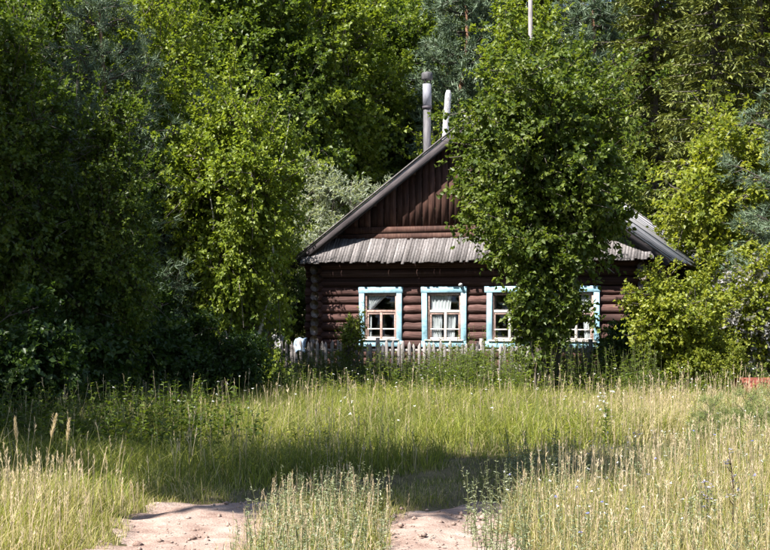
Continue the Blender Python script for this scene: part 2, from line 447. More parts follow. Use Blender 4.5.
def make_window(u, k):
    wd = bpy.data.objects.new('window', None); COL.objects.link(wd); wd.parent = house; wd.location = (u, 0, 0)
    j = lambda s=.004: rg.normal() * s
    def piece(name, x0, x1, y0, y1, z0, z1, mat):
        a = Acc(); box(a, x0, x1, y0, y1, z0, z1)
        me = a.mesh(name, M[mat]); ob = link(name, me, wd, (0, 0, 0), (0, j(.004), 0))
        bv = ob.modifiers.new('bevel', 'BEVEL'); bv.width = .003; bv.segments = 1
        return ob
    hw_ = WW / 2; cw = .112
    yo = -.150                                    # casing stands proud of the logs
    piece('casing', -hw_ - cw, -hw_ + .012, yo, yo + .04, WZ0 - .004, WZ1 + .004, 'blue_paint')
    piece('casing', hw_ - .012, hw_ + cw, yo, yo + .04, WZ0 - .004, WZ1 + .004, 'blue_paint')
    piece('casing', -hw_ - cw - .02, hw_ + cw + .02, yo - .008, yo + .042, WZ1 + .004, WZ1 + .135, 'blue_paint')
    piece('casing', -hw_ - cw - .012, hw_ + cw + .012, yo - .006, yo + .042, WZ0 - .14, WZ0 - .004, 'blue_paint')
    piece('sill', -hw_ - .05, hw_ + .05, yo - .04, -.05, WZ0 - .002, WZ0 + .026, 'white_paint')
    yf = -.105
    # jambs of the box frame
    piece('frame', -hw_ - .036, -hw_ + .055, yf, .10, WZ0 + .028, WZ1, 'sash_paint')
    piece('frame', hw_ - .055, hw_ + .036, yf, .10, WZ0 + .028, WZ1, 'sash_paint')
    piece('frame', -hw_ + .056, hw_ - .056, yf, .10, WZ1 - .055, WZ1 - .001, 'sash_paint')
    zt = WZ0 + .63
    ys = yf + .02
    piece('transom', -hw_ + .056, hw_ - .056, ys - .012, ys + .045, zt, zt + .055, 'white_paint' if k else 'sash_paint')
    xs0, xs1 = -hw_ + .056, hw_ - .056
    piece('mullion', -.028, .028, ys - .010, ys + .04, WZ0 + .03, zt - .001, 'white_paint' if k else 'sash_paint')
    for x0, x1 in ((xs0, -.029), (.029, xs1)):
        piece('sash_rail', x0, x1, ys, ys + .035, WZ0 + .031, WZ0 + .075, 'white_paint')
        piece('sash_rail', x0, x1, ys, ys + .035, WZ0 + .245, WZ0 + .272, 'white_paint')
        piece('sash_rail', x0, x1, ys, ys + .035, zt - .045, zt - .002, 'sash_paint')
        sx = x0 if x0 < -.1 else x1 - .035
        piece('sash_stile', sx, sx + .035, ys + .002, ys + .033, WZ0 + .076, zt - .046, 'sash_paint')
        piece('pane', x0, x1, ys + .016, ys + .02, WZ0 + .076, zt - .046, 'glass')
    piece('pane', xs0, xs1, ys + .016, ys + .02, zt + .056, WZ1 - .056, 'glass')
    if k == 0:
        link('curtain', curtain_mesh(xs0, xs0 + .46, zt + .03, WZ1 - .05, .85, 1), wd, (0, -.028, 0))
        link('curtain', curtain_mesh(xs0, xs0 + .09, WZ0 + .05, zt + .05, 0, 2), wd, (0, -.028, 0))
    elif k == 1:
        link('curtain', curtain_mesh(xs0, xs0 + .50, zt + .02, WZ1 - .05, .1, 3), wd, (0, -.028, 0))
        link('curtain', curtain_mesh(xs0, -.06, WZ0 + .04, zt + .05, .12, 4), wd, (0, -.028, 0))
        link('curtain', curtain_mesh(.03, .26, WZ0 + .04, zt + .05, .2, 5), wd, (0, -.028, 0))
    else:
        link('curtain', curtain_mesh(.10, xs1, WZ0 + .04, WZ1 - .05, -.3, 6 + k), wd, (0, -.028, 0))
    return wd
for k, u in enumerate(WIN_U): make_window(u, k)

# roof: apex and slope
APEX, SL, EAVE = 5.72, .733, 4.30
VO = -.38                                # front verge
LEN = DEPTH + 1.1
ang = math.atan(SL)
def roof_z(u): return APEX - SL * abs(u)
slen = EAVE / math.cos(ang)
NB = 31
bw = LEN / NB
for side in (-1, 1):
    rs = bpy.data.objects.new('roof_slope', None); COL.objects.link(rs); rs.parent = house
    for k in range(NB):
        a = Acc(); L_ = slen + rg.uniform(-.05, .06)
        box(a, .02, L_, -bw * .49, bw * .49, 0, .028)
        o = link('roof_board', a.mesh('roof_board', M['roof_wood']), rs)
        if side > 0: o.rotation_euler = (rg.normal() * .012, ang + rg.normal() * .003, rg.normal() * .003)
        else: o.rotation_euler = (rg.normal() * .012, ang + rg.normal() * .003, math.pi + rg.normal() * .003)
        o.location = (0, VO + bw * (k + .5), APEX + .03 + (k % 2) * .022 + rg.normal() * .004)
    # rafters / battens under the boards
    a = Acc()
    for f in (.12, .33, .55, .77, .97):
        uu = side * EAVE * f
        box(a, uu - .05, uu + .05, VO + .03, VO + LEN - .05, roof_z(uu) - .085, roof_z(uu) - .012)
    link('purlin', a.mesh('purlin', M['soffit_wood']), house)
    # barge boards along the front and the back verge
    for yv in (VO - .045, VO + LEN + .005):
        a = Acc(); box(a, 0.0, slen + .05, 0, .04, -.165, -.012)
        o = link('barge_board', a.mesh('barge_board', M['barge_wood']), house, (side * .004, yv, APEX + .03), (0, ang, 0) if side > 0 else (0, ang, math.pi))
        if side < 0: o.location.y += .04
        a = Acc(); box(a, 0.0, slen + .07, 0, .07, 0, .026)
        o = link('barge_cap', a.mesh('barge_cap', M['grey_wood']), house, (side * .004, yv - .012, APEX + .085), (0, ang, 0) if side > 0 else (0, ang, math.pi))
        if side < 0: o.location.y += .07
a = Acc()
box(a, -.14, .14, VO - .02, VO + LEN, APEX + .062, APEX + .12); link('ridge_board', a.mesh('ridge_board', M['roof_wood']), house)
# gable: two horizontal timbers, then upright boards cut to the slope
GZ0, GZ1 = 3.14, 3.43
gab = bpy.data.objects.new('gable', None); COL.objects.link(gab); gab.parent = house
for z0, z1 in ((GZ0, GZ0 + .135), (GZ0 + .15, GZ1)):
    uu = (APEX - z1) / SL - .02
    a = Acc(); box(a, -uu, uu, -.10, -.03, z0, z1); link('gable_beam', a.mesh('gable_beam', M['gable_wood']), gab)
nbd = 40; um = (APEX - GZ1) / SL - .05; bd = 2 * um / nbd
for k in range(nbd):
    u0, u1 = -um + k * bd + .004, -um + (k + 1) * bd - .004
    y0 = -.055 - (k % 2) * .022 + rg.normal() * .004
    za, zb = roof_z(u0) - .01, roof_z(u1) - .01
    zl = GZ1 - rg.uniform(-.012, .03)
    a = Acc()
    V = [(u0, y0, zl), (u1, y0, zl), (u1, y0 + .024, zl), (u0, y0 + .024, zl), (u0, y0, za), (u1, y0, zb), (u1, y0 + .024, zb), (u0, y0 + .024, za)]
    a.add(V, q=CUBE_Q); link('gable_board', a.mesh('gable_board', M['gable_wood']), gab)
a = Acc()                                 # plain boarded gable at the back
um2 = (APEX - 3.05) / SL
a.add([(-um2, DEPTH, 3.05), (um2, DEPTH, 3.05), (0, DEPTH, APEX - .02), (-um2, DEPTH + .05, 3.05), (um2, DEPTH + .05, 3.05), (0, DEPTH + .05, APEX - .02)],
      t=[(0, 1, 2), (5, 4, 3)], q=[(0, 3, 4, 1), (1, 4, 5, 2), (2, 5, 3, 0)])
link('back_gable', a.mesh('back_gable', M['gable_wood']), house)
# pent roof of narrow weathered boards with hipped ends
pent = bpy.data.objects.new('pent_roof', None); COL.objects.link(pent); pent.parent = house
PZ1, PZ0, PY1, PY0, PU = 3.15, 2.63, -.09, -.50, 4.02
npb = 118; pb = 2 * PU / npb
for k in range(npb):
    u0, u1 = -PU + k * pb + .003, -PU + (k + 1) * pb - .003
    def top(u): return min(1.0, (PU + .02 - abs(u)) / .42)
    lo = -rg.uniform(0, .09); jz = rg.normal() * .007 + .02 * math.sin(k * .11)
    def P(u, f, t_):
        return (u, PY0 + (PY1 - PY0) * f - t_ * .78, PZ0 + (PZ1 - PZ0) * f + jz + t_ * .62)
    t0, t1 = top(u0), top(u1)
    V = [P(u0, lo, 0), P(u1, lo, 0), P(u1, t1, 0), P(u0, t0, 0), P(u0, lo, .022), P(u1, lo, .022), P(u1, t1, .022), P(u0, t0, .022)]
    a = Acc(); a.add(V, q=CUBE_Q); link('pent_board', a.mesh('pent_board', M['grey_wood']), pent)
a = Acc(); box(a, -PU + .02, PU - .02, PY0 + .06, PY0 + .14, PZ0 + .0, PZ0 + .06)
for u in np.linspace(-PU + .35, PU - .35, 8): box(a, u - .035, u + .035, PY0 + .145, -.02, PZ0 + .0, PZ0 + .055)
link('pent_bracket', a.mesh('pent_bracket', M['soffit_wood']), house)
# flue with a lighter upper section and a drum cap
def lathe(prof, sides=16):
    a = Acc(); s = sides; th = np.arange(s) / s * 2 * math.pi
    V = [(r_ * math.cos(t), r_ * math.sin(t), z) for r_, z in prof for t in th]
    q = [(i * s + j, i * s + (j + 1) % s, (i + 1) * s + (j + 1) % s, (i + 1) * s + j) for i in range(len(prof) - 1) for j in range(s)]
    a.add(V, q=q); return a
fl = bpy.data.objects.new('flue', None); COL.objects.link(fl); fl.parent = house; fl.location = (-1.63, 1.53, 0)
link('pipe', lathe([(0, 4.3), (.092, 4.3), (.092, 6.36), (0, 6.36)]).mesh('pipe', M['metal']), fl)
link('collar', lathe([(.09, 6.33), (.115, 6.33), (.115, 6.39), (.09, 6.39)]).mesh('collar', M['flue_dark']), fl)
link('upper_pipe', lathe([(0, 6.38), (.105, 6.38), (.105, 6.92), (.08, 6.92), (.08, 6.6), (0, 6.6)]).mesh('upper_pipe', M['flue_light']), fl)
a = Acc()
for t in range(3):
    th = t * 2.1 + .4; box(a, .08 * math.cos(th) - .012, .08 * math.cos(th) + .012, .08 * math.sin(th) - .012, .08 * math.sin(th) + .012, 6.9, 7.06)
link('cap_strut', a.mesh('cap_strut', M['flue_dark']), fl)
link('cap', lathe([(0, 7.02), (.125, 7.02), (.135, 7.04), (.135, 7.15), (.12, 7.19), (.06, 7.21), (0, 7.215)]).mesh('cap', M['metal']), fl)
vp = link('vent_pipe', lathe([(0, 4.2), (.075, 4.2), (.075, 5.6), (.082, 6.2), (.078, 6.85), (.05, 6.95), (0, 6.96)], 12).mesh('vent_pipe', M['white_pipe']), house, (-1.51, 2.62, 0))
vp.rotation_euler = (0, R(4.5), 0); vp.location.x -= .47
# small insulator and loose cable at the wall
link('insulator', lathe([(0, 0), (.035, 0), (.045, .03), (.03, .06), (.035, .09), (0, .1)], 10).mesh('insulator', M['white_pipe']), house, (-.28, -.17, 2.1), (R(90), 0, 0))
a = Acc(); p0, p1, p2 = np.array([2.42, -.55, 3.45]), np.array([2.62, -.62, 2.75]), np.array([3.12, -.14, 2.33])
tt = np.linspace(0, 1, 14)[:, None]
tube(a, (1 - tt) ** 2 * p0 + 2 * tt * (1 - tt) * p1 + tt ** 2 * p2, .011, 5)
link('cable', a.mesh('cable', M['white_pipe']), house)

# ------------------------------------------------------------------ picket fence and what hangs on it
FV = -1.75
fence = empty('picket_fence', hpt(-.4, FV), YAW)
tag(fence, 'low weathered grey picket fence in front of the log house', 'fence')
fu0, fu1 = -3.62, 3.3
n_p = 60
pk = []
for v_ in range(4):
    a = Acc(); r_ = np.random.default_rng(v_ + 40); hwid = .036
    tp = [.0, .03, -.02, .015][v_]
    V = [(-hwid, -.01, -.1), (hwid, -.01, -.1), (hwid, .01, -.1), (-hwid, .01, -.1), (-hwid, -.01, .82), (hwid, -.01, .82 + tp), (hwid, .01, .82 + tp), (-hwid, .01, .82), (tp * .4, -.01, .90), (tp * .4, .01, .90)]
    a.add(V, q=[(0, 3, 2, 1), (0, 1, 5, 4), (1, 2, 6, 5), (2, 3, 7, 6), (3, 0, 4, 7), (5, 6, 9, 8), (4, 8, 9, 7)], t=[(4, 5, 8), (6, 7, 9)])
    pk.append(a.mesh('picket', M['picket_wood']))
for k in range(n_p):
    if k in (41,): continue
    u = fu0 + (fu1 - fu0) * k / (n_p - 1) + rg.normal() * .012
    s = rg.uniform(.92, 1.04)
    link('picket', pk[rg.integers(4)], fence, (u, rg.normal() * .006, 0), (rg.normal() * .02, rg.normal() * .022, rg.normal() * .06), (rg.uniform(.85, 1.15), 1, s))
for zr in (.27, .66):
    a = Acc(); box(a, fu0 - .08, fu1 + .08, .018, .055, zr, zr + .06); link('rail', a.mesh('rail', M['picket_wood']), fence, (0, 0, 0), (0, rg.normal() * .004, 0))
for u in np.linspace(fu0, fu1, 4):
    a = Acc(); tube(a, [(u, .1, -.2), (u, .1, .5), (u + .01, .1, .95)], [.05, .048, .045], 7); link('post', a.mesh('post', M['picket_wood']), fence)
def draped(name, width, drop_f, drop_b, mat, seed, thick=.035):
    """cloth hung over the fence top"""
    r = np.random.default_rng(seed); nx_, ns = 12, 15
    s = np.linspace(-drop_b, drop_f, ns); xs = np.linspace(-width / 2, width / 2, nx_)
    Sx, Xs = np.meshgrid(s, xs, indexing='ij')
    fr = np.clip(Sx / .05, -1, 1)
    Yy = -fr * thick - .012 * np.sin(Xs * 55 + seed) * np.clip(np.abs(Sx) / .1, 0, 1) - np.sign(Sx) * .02 * np.abs(Sx)
    Zz = -np.maximum(np.abs(Sx) - .03, 0) + .012 * np.cos(Xs * 40 + seed) + .02 * np.sin(Xs * 17 + seed) * np.abs(Sx) / .2
    Xx = Xs * (1 - .25 * np.abs(Sx)) + .02 * np.sin(Sx * 20 + seed)
    a = Acc(); ii = (np.arange(ns - 1)[:, None] * nx_ + np.arange(nx_ - 1)[None])
    a.add(np.stack([Xx, Yy, Zz], -1).reshape(-1, 3), q=np.stack([ii, ii + nx_, ii + nx_ + 1, ii + 1], -1).reshape(-1, 4))
    me = a.mesh(name, M[mat], True)
    o = link(name, me); md = o.modifiers.new('thick', 'SOLIDIFY'); md.thickness = .008
    return o
o = draped('white_cloth', .19, .32, .2, 'cloth_white', 3, .075); o.location = hpt(-4.03, FV + .05, .99); o.rotation_euler = (0, 0, YAW)
tag(o, 'white rag draped over the left end post of the picket fence', 'cloth')
o = draped('blue_cloth', .25, .34, .22, 'cloth_blue', 8, .045); o.location = hpt(-3.47, FV + .01, .93); o.rotation_euler = (0, 0, YAW)
tag(o, 'pale blue rag draped over the pickets near the house corner', 'cloth')

# ------------------------------------------------------------------ tree makers
BR = (.2, .17, .14)
def lumps(rg, n=5):
    ph = rg.uniform(0, 6.28, (n, 3)); fr = rg.uniform(1.2, 3.6, (n, 3))
    def f(d):
        return 1 + .16 * sum(np.sin(d[:, 0] * fr[k, 0] * 1.6 + ph[k, 0]) * np.sin(d[:, 1] * fr[k, 1] * 1.6 + ph[k, 1]) + .5 * np.sin(d[:, 2] * fr[k, 2] * 2 + ph[k, 2]) for k in range(n)) / math.sqrt(n) * 1.6
    return f
def in_crown(rg, n, c, rad, lf, lo=.45, hi=1.0, power=.6):
    d = unit(rg, n); r = (lo + (hi - lo) * rg.random(n) ** power)
    return np.array(c) + d * np.array(rad) * (r * lf(d))[:, None]
def curve(p0, p1, k, sag, rg, wob=.06):
    t = np.linspace(0, 1, k)[:, None]; p0 = np.asarray(p0, float); p1 = np.asarray(p1, float)
    L = np.linalg.norm(p1 - p0)
    p = p0 + (p1 - p0) * t
    p[:, 2] += (sag * L * 4 * (t * (1 - t)))[:, 0]
    n = rg.normal(size=(k, 3)) * wob * L; n[0] = 0; n[-1] *= .3
    return p + n * np.sin(t * math.pi)
def broadleaf(name, seed, H, c, rad, cols, stems=((0, 0),), n_limb=14, n_sec=14, n_twig=9, n_leaf=9, L=.075, W=.05, bark='bark', rb=.11, twigL=.35,
              droop=.15, spread=.33, fold=.25, barkcol=BR, up=.6, dead=0, twigs=True):
    """trunk(s), limbs, twigs and single leaves; returns the meshes (trunk, limbs, crown)"""
    rg = np.random.default_rng(seed); lf = lumps(rg)
    tk, lb, cr = Acc(), Acc(), Acc()
    c = np.array(c, float); rad = np.array(rad, float)
    tgt = in_crown(rg, n_limb, c, rad * .74, lf, .35, 1.0)
    tgt[:, 2] = np.maximum(tgt[:, 2], .25)
    trunks = []
    for (sx, sy) in stems:
        top = c + np.array([sx * 2.5 + rg.normal() * .1 * rad[0], sy * 2.5 + rg.normal() * .1 * rad[1], rad[2] * rg.uniform(.35, .62)])
        p = curve((sx, sy, -.25), top, 9, 0, rg, .035)
        r0 = rb / math.sqrt(len(stems)); rr = r0 * np.linspace(1.15, .05, 9); rr[0] = r0 * 1.5
        tube(tk, p, rr, 9, barkcol); trunks.append((p, rr))
    sA, sB, secp = [], [], []
    for k in range(n_limb):
        p, rr = trunks[rg.integers(len(trunks))]
        zt = min(max(tgt[k, 2] - rg.uniform(.2, .5) * np.linalg.norm(tgt[k, :2] - p[0, :2]) - .2, p[1, 2] * .6), p[-1, 2])
        f = np.interp(zt, p[:, 2], np.arange(len(p))); i = int(min(f, len(p) - 2)); st = p[i] + (p[i + 1] - p[i]) * (f - i)
        q = curve(st, tgt[k], 6, .07, rg); rl = max(.012, np.interp(f, np.arange(len(p)), rr) * .5)
        tube(lb, q, np.linspace(rl, .01, 6), 6, barkcol)
        for j in range(n_sec):
            t = rg.uniform(.3, 1.0) * 5; i = int(min(t, 4)); s0 = q[i] + (q[i + 1] - q[i]) * (t - i)
            e = s0 + rg.normal(size=3) * rad * spread * np.array([1, 1, .75]) + (tgt[k] - c) * .16
            d = (e - c) / rad; l_ = np.linalg.norm(d); m_ = lf((d / max(l_, 1e-6))[None])[0]
            if l_ > m_: e = c + d / l_ * m_ * rg.uniform(.85, 1) * rad
            e[2] = max(e[2], .12)
            mid = (s0 + e) / 2 + rg.normal(size=3) * .05 + np.array([0, 0, .06 * np.linalg.norm(e - s0)])
            sA += [s0, mid]; sB += [mid, e]; secp.append((s0, mid, e))
    sticks(lb, sA, sB, .009, .006, barkcol)
    secp = np.array(secp); ns = len(secp)
    idx = np.repeat(np.arange(ns), n_twig); n = len(idx)
    t = rg.uniform(.15, 1.0, n)[:, None]
    s0, mid, e = secp[idx, 0], secp[idx, 1], secp[idx, 2]
    A = np.where(t < .5, s0 + (mid - s0) * t * 2, mid + (e - mid) * (t * 2 - 1))
    out = norm(A - c)
    D = norm(norm(e - s0) * .6 + out * .35 + unit(rg, n) * .8 + np.array([0, 0, .15 - droop]))
    B = A + D * (twigL * rg.uniform(.5, 1.3, n))[:, None]; B[:, 2] = np.maximum(B[:, 2], .05)
    if twigs: sticks(lb, A, B, .004, .0025, barkcol)
    if dead:
        keep = rg.random(n) > dead
    else: keep = np.ones(n, bool)
    A, B, D, out = A[keep], B[keep], D[keep], out[keep]; n = len(A)
    li = np.repeat(np.arange(n), n_leaf); m = len(li)
    tl = rg.uniform(.1, 1.05, m)[:, None]
    P = A[li] + (B - A)[li] * tl + rg.normal(size=(m, 3)) * .02
    LD = norm(D[li] * .5 + unit(rg, m) * .9 + out[li] * .3 + np.array([0, 0, -droop]))
    N = norm(out[li] * .5 + np.array([0, 0, up]) + unit(rg, m) * .75)
    sz = rg.uniform(.65, 1.25, m)
    tw = lerp_cols(rg, cols, n, .08)[li]
    col = np.clip(tw * .6 + lerp_cols(rg, cols, m) * .4, .003, .9)
    leaves(cr, P, LD, N, L * sz, W * sz, col, fold)
    return (tk.mesh(name + '_trunk', M[bark], True), lb.mesh(name + '_limbs', M['bark']), cr.mesh(name + '_crown', M['leaf']))
def pine(name, seed, H, cols, base=.25, rmax=2.6, whorls=16, per=6, tufts=9, nd=12, L=.13, W=.010, bark='pine_bark', rb=.16, curl=.35, sub=1.0):
    rg = np.random.default_rng(seed); tk, lb, cr = Acc(), Acc(), Acc()
    p = curve((0, 0, -.25), (rg.normal() * .15, rg.normal() * .15, H), 10, 0, rg, .01)
    rr = rb * np.linspace(1.1, .1, 10); tube(tk, p, rr, 9, BR)
    TP, TD, sA, sB = [], [], [], []
    for wv in range(whorls):
        f = base + (1 - base) * (wv + rg.uniform(-.3, .3)) / whorls
        f = min(max(f, base), .985); z = f * H
        bl = rmax * (1 - ((f - base) / (1 - base)) ** 1.5) * rg.uniform(.75, 1.15) + .15
        th0 = rg.uniform(0, 6.28)
        for j in range(per):
            th = th0 + j * 6.283 / per + rg.normal() * .2
            d = np.array([math.cos(th), math.sin(th), 0]); l_ = bl * rg.uniform(.65, 1.1)
            i = np.interp(z, p[:, 2], np.arange(10)); i0 = int(min(i, 8)); st = p[i0] + (p[i0 + 1] - p[i0]) * (i - i0)
            end = st + d * l_ + np.array([0, 0, curl * l_ * rg.uniform(.3, 1)])
            q = curve(st, end, 5, -.10, rg, .04)
            tube(lb, q, np.linspace(.024, .008, 5) * max(sub ** 2, .2), 5, BR, False)
            nt_ = max(3, int(tufts * l_ / rmax * 1.6))
            for k in range(nt_):
                t = rg.uniform(.25, 1) * 4; i = int(min(t, 3)); s0 = q[i] + (q[i + 1] - q[i]) * (t - i)
                e = s0 + norm(d + rg.normal(size=3) * .75 + np.array([0, 0, .35])) * rg.uniform(.2, .5) * (.6 + .25 * rmax) * sub
                sA.append(s0); sB.append(e)
                for u in (1.0, .72, .45):
                    TP.append(s0 + (e - s0) * u + rg.normal(size=3) * .05 * sub); TD.append(norm(e - s0 + np.array([0, 0, .1])))
            TP.append(end); TD.append(norm(end - st))
    for k in range(8):
        TP.append(p[-1] + rg.normal(size=3) * .1 * sub); TD.append(np.array([0, 0, 1.]))
    sticks(lb, sA, sB, .009 * sub, .005 * sub, BR)
    TP, TD = np.array(TP), np.array(TD); n = len(TP)
    idx = np.repeat(np.arange(n), nd); m = len(idx)
    D = norm(TD[idx] * .75 + unit(rg, m) * .8)
    tc = lerp_cols(rg, cols, n, .1)[idx]; col = tc * .7 + lerp_cols(rg, cols, m) * .3
    needles(cr, TP[idx] + rg.normal(size=(m, 3)) * .025, D, L * rg.uniform(.7, 1.25, m), W, col)
    return (tk.mesh(name + '_trunk', M[bark], True), lb.mesh(name + '_limbs', M['bark']), cr.mesh(name + '_crown', M['needle']))
def spruce(name, seed, H, cols, rmax=2.6, whorls=30, per=8, nb=12, L=.10, W=.022, base=.04, hang=.35):
    rg = np.random.default_rng(seed); tk, lb, cr = Acc(), Acc(), Acc()
    p = curve((0, 0, -.25), (0, 0, H), 8, 0, rg, .006); tube(tk, p, .2 * np.linspace(1.1, .05, 8), 8, BR)
    A, B = [], []
    for wv in range(whorls):
        f = base + (1 - base) * wv / whorls; z = f * H
        bl = rmax * (1 - f) ** .8 * rg.uniform(.8, 1.12) + .12
        th0 = rg.uniform(0, 6.28)
        for j in range(per):
            th = th0 + j * 6.283 / per + rg.normal() * .2; l_ = bl * rg.uniform(.6, 1.1)
            d = np.array([math.cos(th), math.sin(th), 0]); sd_ = np.array([-d[1], d[0], 0])
            st = np.array([0, 0, z + rg.normal() * .12])
            t = np.linspace(0, 1, 5)[:, None]
            q = st + d * l_ * t + np.array([0, 0, 1.]) * (l_ * (-.32 * t + .18 * t ** 2.2))
            tube(lb, q, np.linspace(.03, .008, 5), 4, BR, False)
            k_ = max(4, int(nb * l_ / rmax * 1.5))
            for k in range(k_):
                tt_ = rg.uniform(.05, 1) * 4; i = int(min(tt_, 3)); s0 = q[i] + (q[i + 1] - q[i]) * (tt_ - i)
                sg = 1 if k % 2 else -1
                dd = norm(d * .7 + sd_ * sg * rg.uniform(.1, 1.0) + np.array([0, 0, -hang * rg.uniform(.2, 1.8)]))
                A.append(s0); B.append(s0 + dd * rg.uniform(.22, .6) * (.5 + .5 * l_ / rmax) * (1.2 - .3 * tt_ / 4))
            A.append(q[-2]); B.append(q[-1] + d * .15)
    A, B = np.array(A), np.array(B); n = len(A)
    nd = 9
    idx = np.repeat(np.arange(n), nd); m = len(idx); t = np.tile(np.linspace(.05, 1, nd), n)[:, None]
    D0 = norm(B - A)[idx]
    sv = norm(np.cross(D0, np.array([0, 0, 1.]) + rg.normal(size=(m, 3)) * .5)) * np.where(np.arange(m) % 2, 1, -1)[:, None]
    D = norm(D0 * .9 + sv * .7 + unit(rg, m) * .35 + np.array([0, 0, .05]))
    N = norm(np.array([0, 0, 1.]) + unit(rg, m) * .6)
    tc = lerp_cols(rg, cols, n, .12)[idx]; col = tc * .75 + lerp_cols(rg, cols, m) * .25
    leaves(cr, A[idx] + (B - A)[idx] * t, D, N, L * rg.uniform(.7, 1.3, m), W, col, .1)
    return (tk.mesh(name + '_trunk', M['bark'], True), lb.mesh(name + '_limbs', M['bark']), cr.mesh(name + '_crown', M['needle']))
PROTO = {}
def plant(kind, key, loc, label, cat='tree', rz=0.0, scale=1.0, group=None):
    o = empty(kind, loc, rz, scale)
    tk, lb, cr = PROTO[key]
    link('trunk' if cat == 'tree' else 'stems', tk, o); link('limbs' if cat == 'tree' else 'twigs', lb, o); link('crown' if cat == 'tree' else 'foliage', cr, o)
    tag(o, label, cat, group)
    return o

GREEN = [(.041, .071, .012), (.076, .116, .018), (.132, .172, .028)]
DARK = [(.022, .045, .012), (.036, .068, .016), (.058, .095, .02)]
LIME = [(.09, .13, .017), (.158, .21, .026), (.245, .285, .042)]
MIDG = [(.068, .102, .013), (.132, .180, .02), (.215, .252, .03)]
YELL = [(.10, .135, .018), (.178, .215, .026), (.28, .285, .04)]
SILV = [(.15, .185, .12), (.23, .26, .19), (.33, .35, .28)]
PALE = [(.14, .135, .14), (.25, .245, .255), (.38, .37, .39)]
PINE = [(.065, .10, .06), (.105, .15, .09), (.16, .21, .135)]
SPRU = [(.06, .078, .018), (.105, .122, .025), (.165, .178, .04)]

APPLE = [(.045, .074, .013), (.083, .124, .020), (.155, .187, .036)]
PROTO['apple'] = broadleaf('orchard_tree', 21, 6.7, (0, 0, 4.4), (2.75, 2.1, 2.3), APPLE,
    stems=((0, 0), (.25, .1), (-.2, .15)), n_limb=52, n_sec=15, n_twig=9, n_leaf=10, L=.095, W=.072, rb=.16, twigL=.32, spread=.24, dead=.05, twigs=False)
PROTO['sucker'] = broadleaf('leafy_stem', 36, 3.6, (0, 0, 1.95), (.72, .65, 1.6), APPLE, stems=((0, 0), (.12, .05), (-.1, .1)), n_limb=20, n_sec=9, n_twig=7, n_leaf=10, L=.09, W=.068, rb=.04, twigL=.25, spread=.27)
PROTO['lime'] = broadleaf('alder', 22, 6, (0, 0, 2.9), (1.45, 1.5, 2.85), LIME, stems=((0, 0), (.3, .1), (-.3, .2), (.1, -.3)), n_limb=46, n_sec=12, n_twig=8, n_leaf=11, L=.078, W=.06, bark='birch_bark', rb=.09, spread=.25, droop=.25, twigs=False)
PROTO['birch'] = broadleaf('birch', 23, 11, (0, 0, 6.2), (2.1, 2.1, 5.2), MIDG, n_limb=46, n_sec=12, n_twig=8, n_leaf=7, L=.12, W=.09, bark='birch_bark', rb=.12, spread=.22, droop=.35, twigs=False)
PROTO['birch2'] = broadleaf('birch', 24, 9, (0, 0, 4.5), (2.2, 2.2, 4.4), MIDG, stems=((0, 0), (.3, .2)), n_limb=46, n_sec=12, n_twig=8, n_leaf=8, L=.10, W=.075, bark='birch_bark', rb=.09, spread=.23, droop=.3, twigs=False)
PROTO['alder'] = broadleaf('shade_toned_alder', 34, 9, (0, 0, 4.5), (2.2, 2.2, 4.4), GREEN, stems=((0, 0), (.3, .2)), n_limb=44, n_sec=12, n_twig=8, n_leaf=8, L=.10, W=.08, rb=.09, spread=.23, droop=.2, twigs=False)  # leaves coloured darker than the birches to deepen the left group's shade
PROTO['linden'] = broadleaf('linden', 25, 15, (0, 0, 8.4), (3.6, 3.6, 6.8), MIDG, n_limb=64, n_sec=12, n_twig=9, n_leaf=9, L=.14, W=.115, rb=.2, twigL=.5, spread=.2, twigs=False)
PROTO['linden2'] = broadleaf('linden', 26, 13, (0, 0, 7), (3.4, 3.4, 6.2), GREEN, n_limb=58, n_sec=12, n_twig=9, n_leaf=9, L=.14, W=.115, rb=.2, twigL=.5, spread=.2, twigs=False)
PROTO['willow'] = broadleaf('willow', 27, 6, (0, 0, 3.2), (1.9, 1.9, 3.0), SILV, stems=((0, 0), (.3, .1), (-.3, 0)), n_limb=34, n_sec=11, n_twig=9, n_leaf=9, L=.13, W=.045, rb=.1, spread=.26, up=.3, twigs=False)
PROTO['yellow'] = broadleaf('yellow_shrub', 28, 4, (0, 0, 1.75), (1.6, 1.6, 1.8), YELL, stems=((0, 0), (.2, .2), (-.25, .1), (.1, -.2)), n_limb=32, n_sec=12, n_twig=8, n_leaf=8, L=.10, W=.075, rb=.06, spread=.28, twigs=False)
PROTO['yellow2'] = broadleaf('yellow_tree', 29, 6, (0, 0, 3.6), (2.2, 2.2, 3.2), YELL, stems=((0, 0), (.2, .2)), n_limb=44, n_sec=12, n_twig=8, n_leaf=7, L=.12, W=.09, rb=.08, spread=.25, twigs=False)
PROTO['pale'] = broadleaf('pale_shrub', 30, 2.6, (0, 0, 1.35), (1.25, 1.2, 1.25), PALE, stems=((0, 0), (.2, .2), (-.25, .1)), n_limb=16, n_sec=8, n_twig=6, n_leaf=5, L=.085, W=.07, rb=.04, spread=.28, barkcol=BR)
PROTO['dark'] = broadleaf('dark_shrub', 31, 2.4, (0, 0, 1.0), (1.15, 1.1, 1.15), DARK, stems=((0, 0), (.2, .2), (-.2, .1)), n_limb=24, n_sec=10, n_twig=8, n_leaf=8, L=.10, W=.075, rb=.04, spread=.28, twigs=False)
PROTO['sapling'] = broadleaf('sapling', 32, 1.3, (0, 0, .85), (.27, .25, .88), [(.07, .10, .016), (.13, .17, .022), (.22, .25, .035)], stems=((0, 0), (.08, .02), (-.07, .05)), n_limb=10, n_sec=6, n_twig=5, n_leaf=6, L=.085, W=.035, rb=.02, twigL=.22, spread=.22, up=.2)
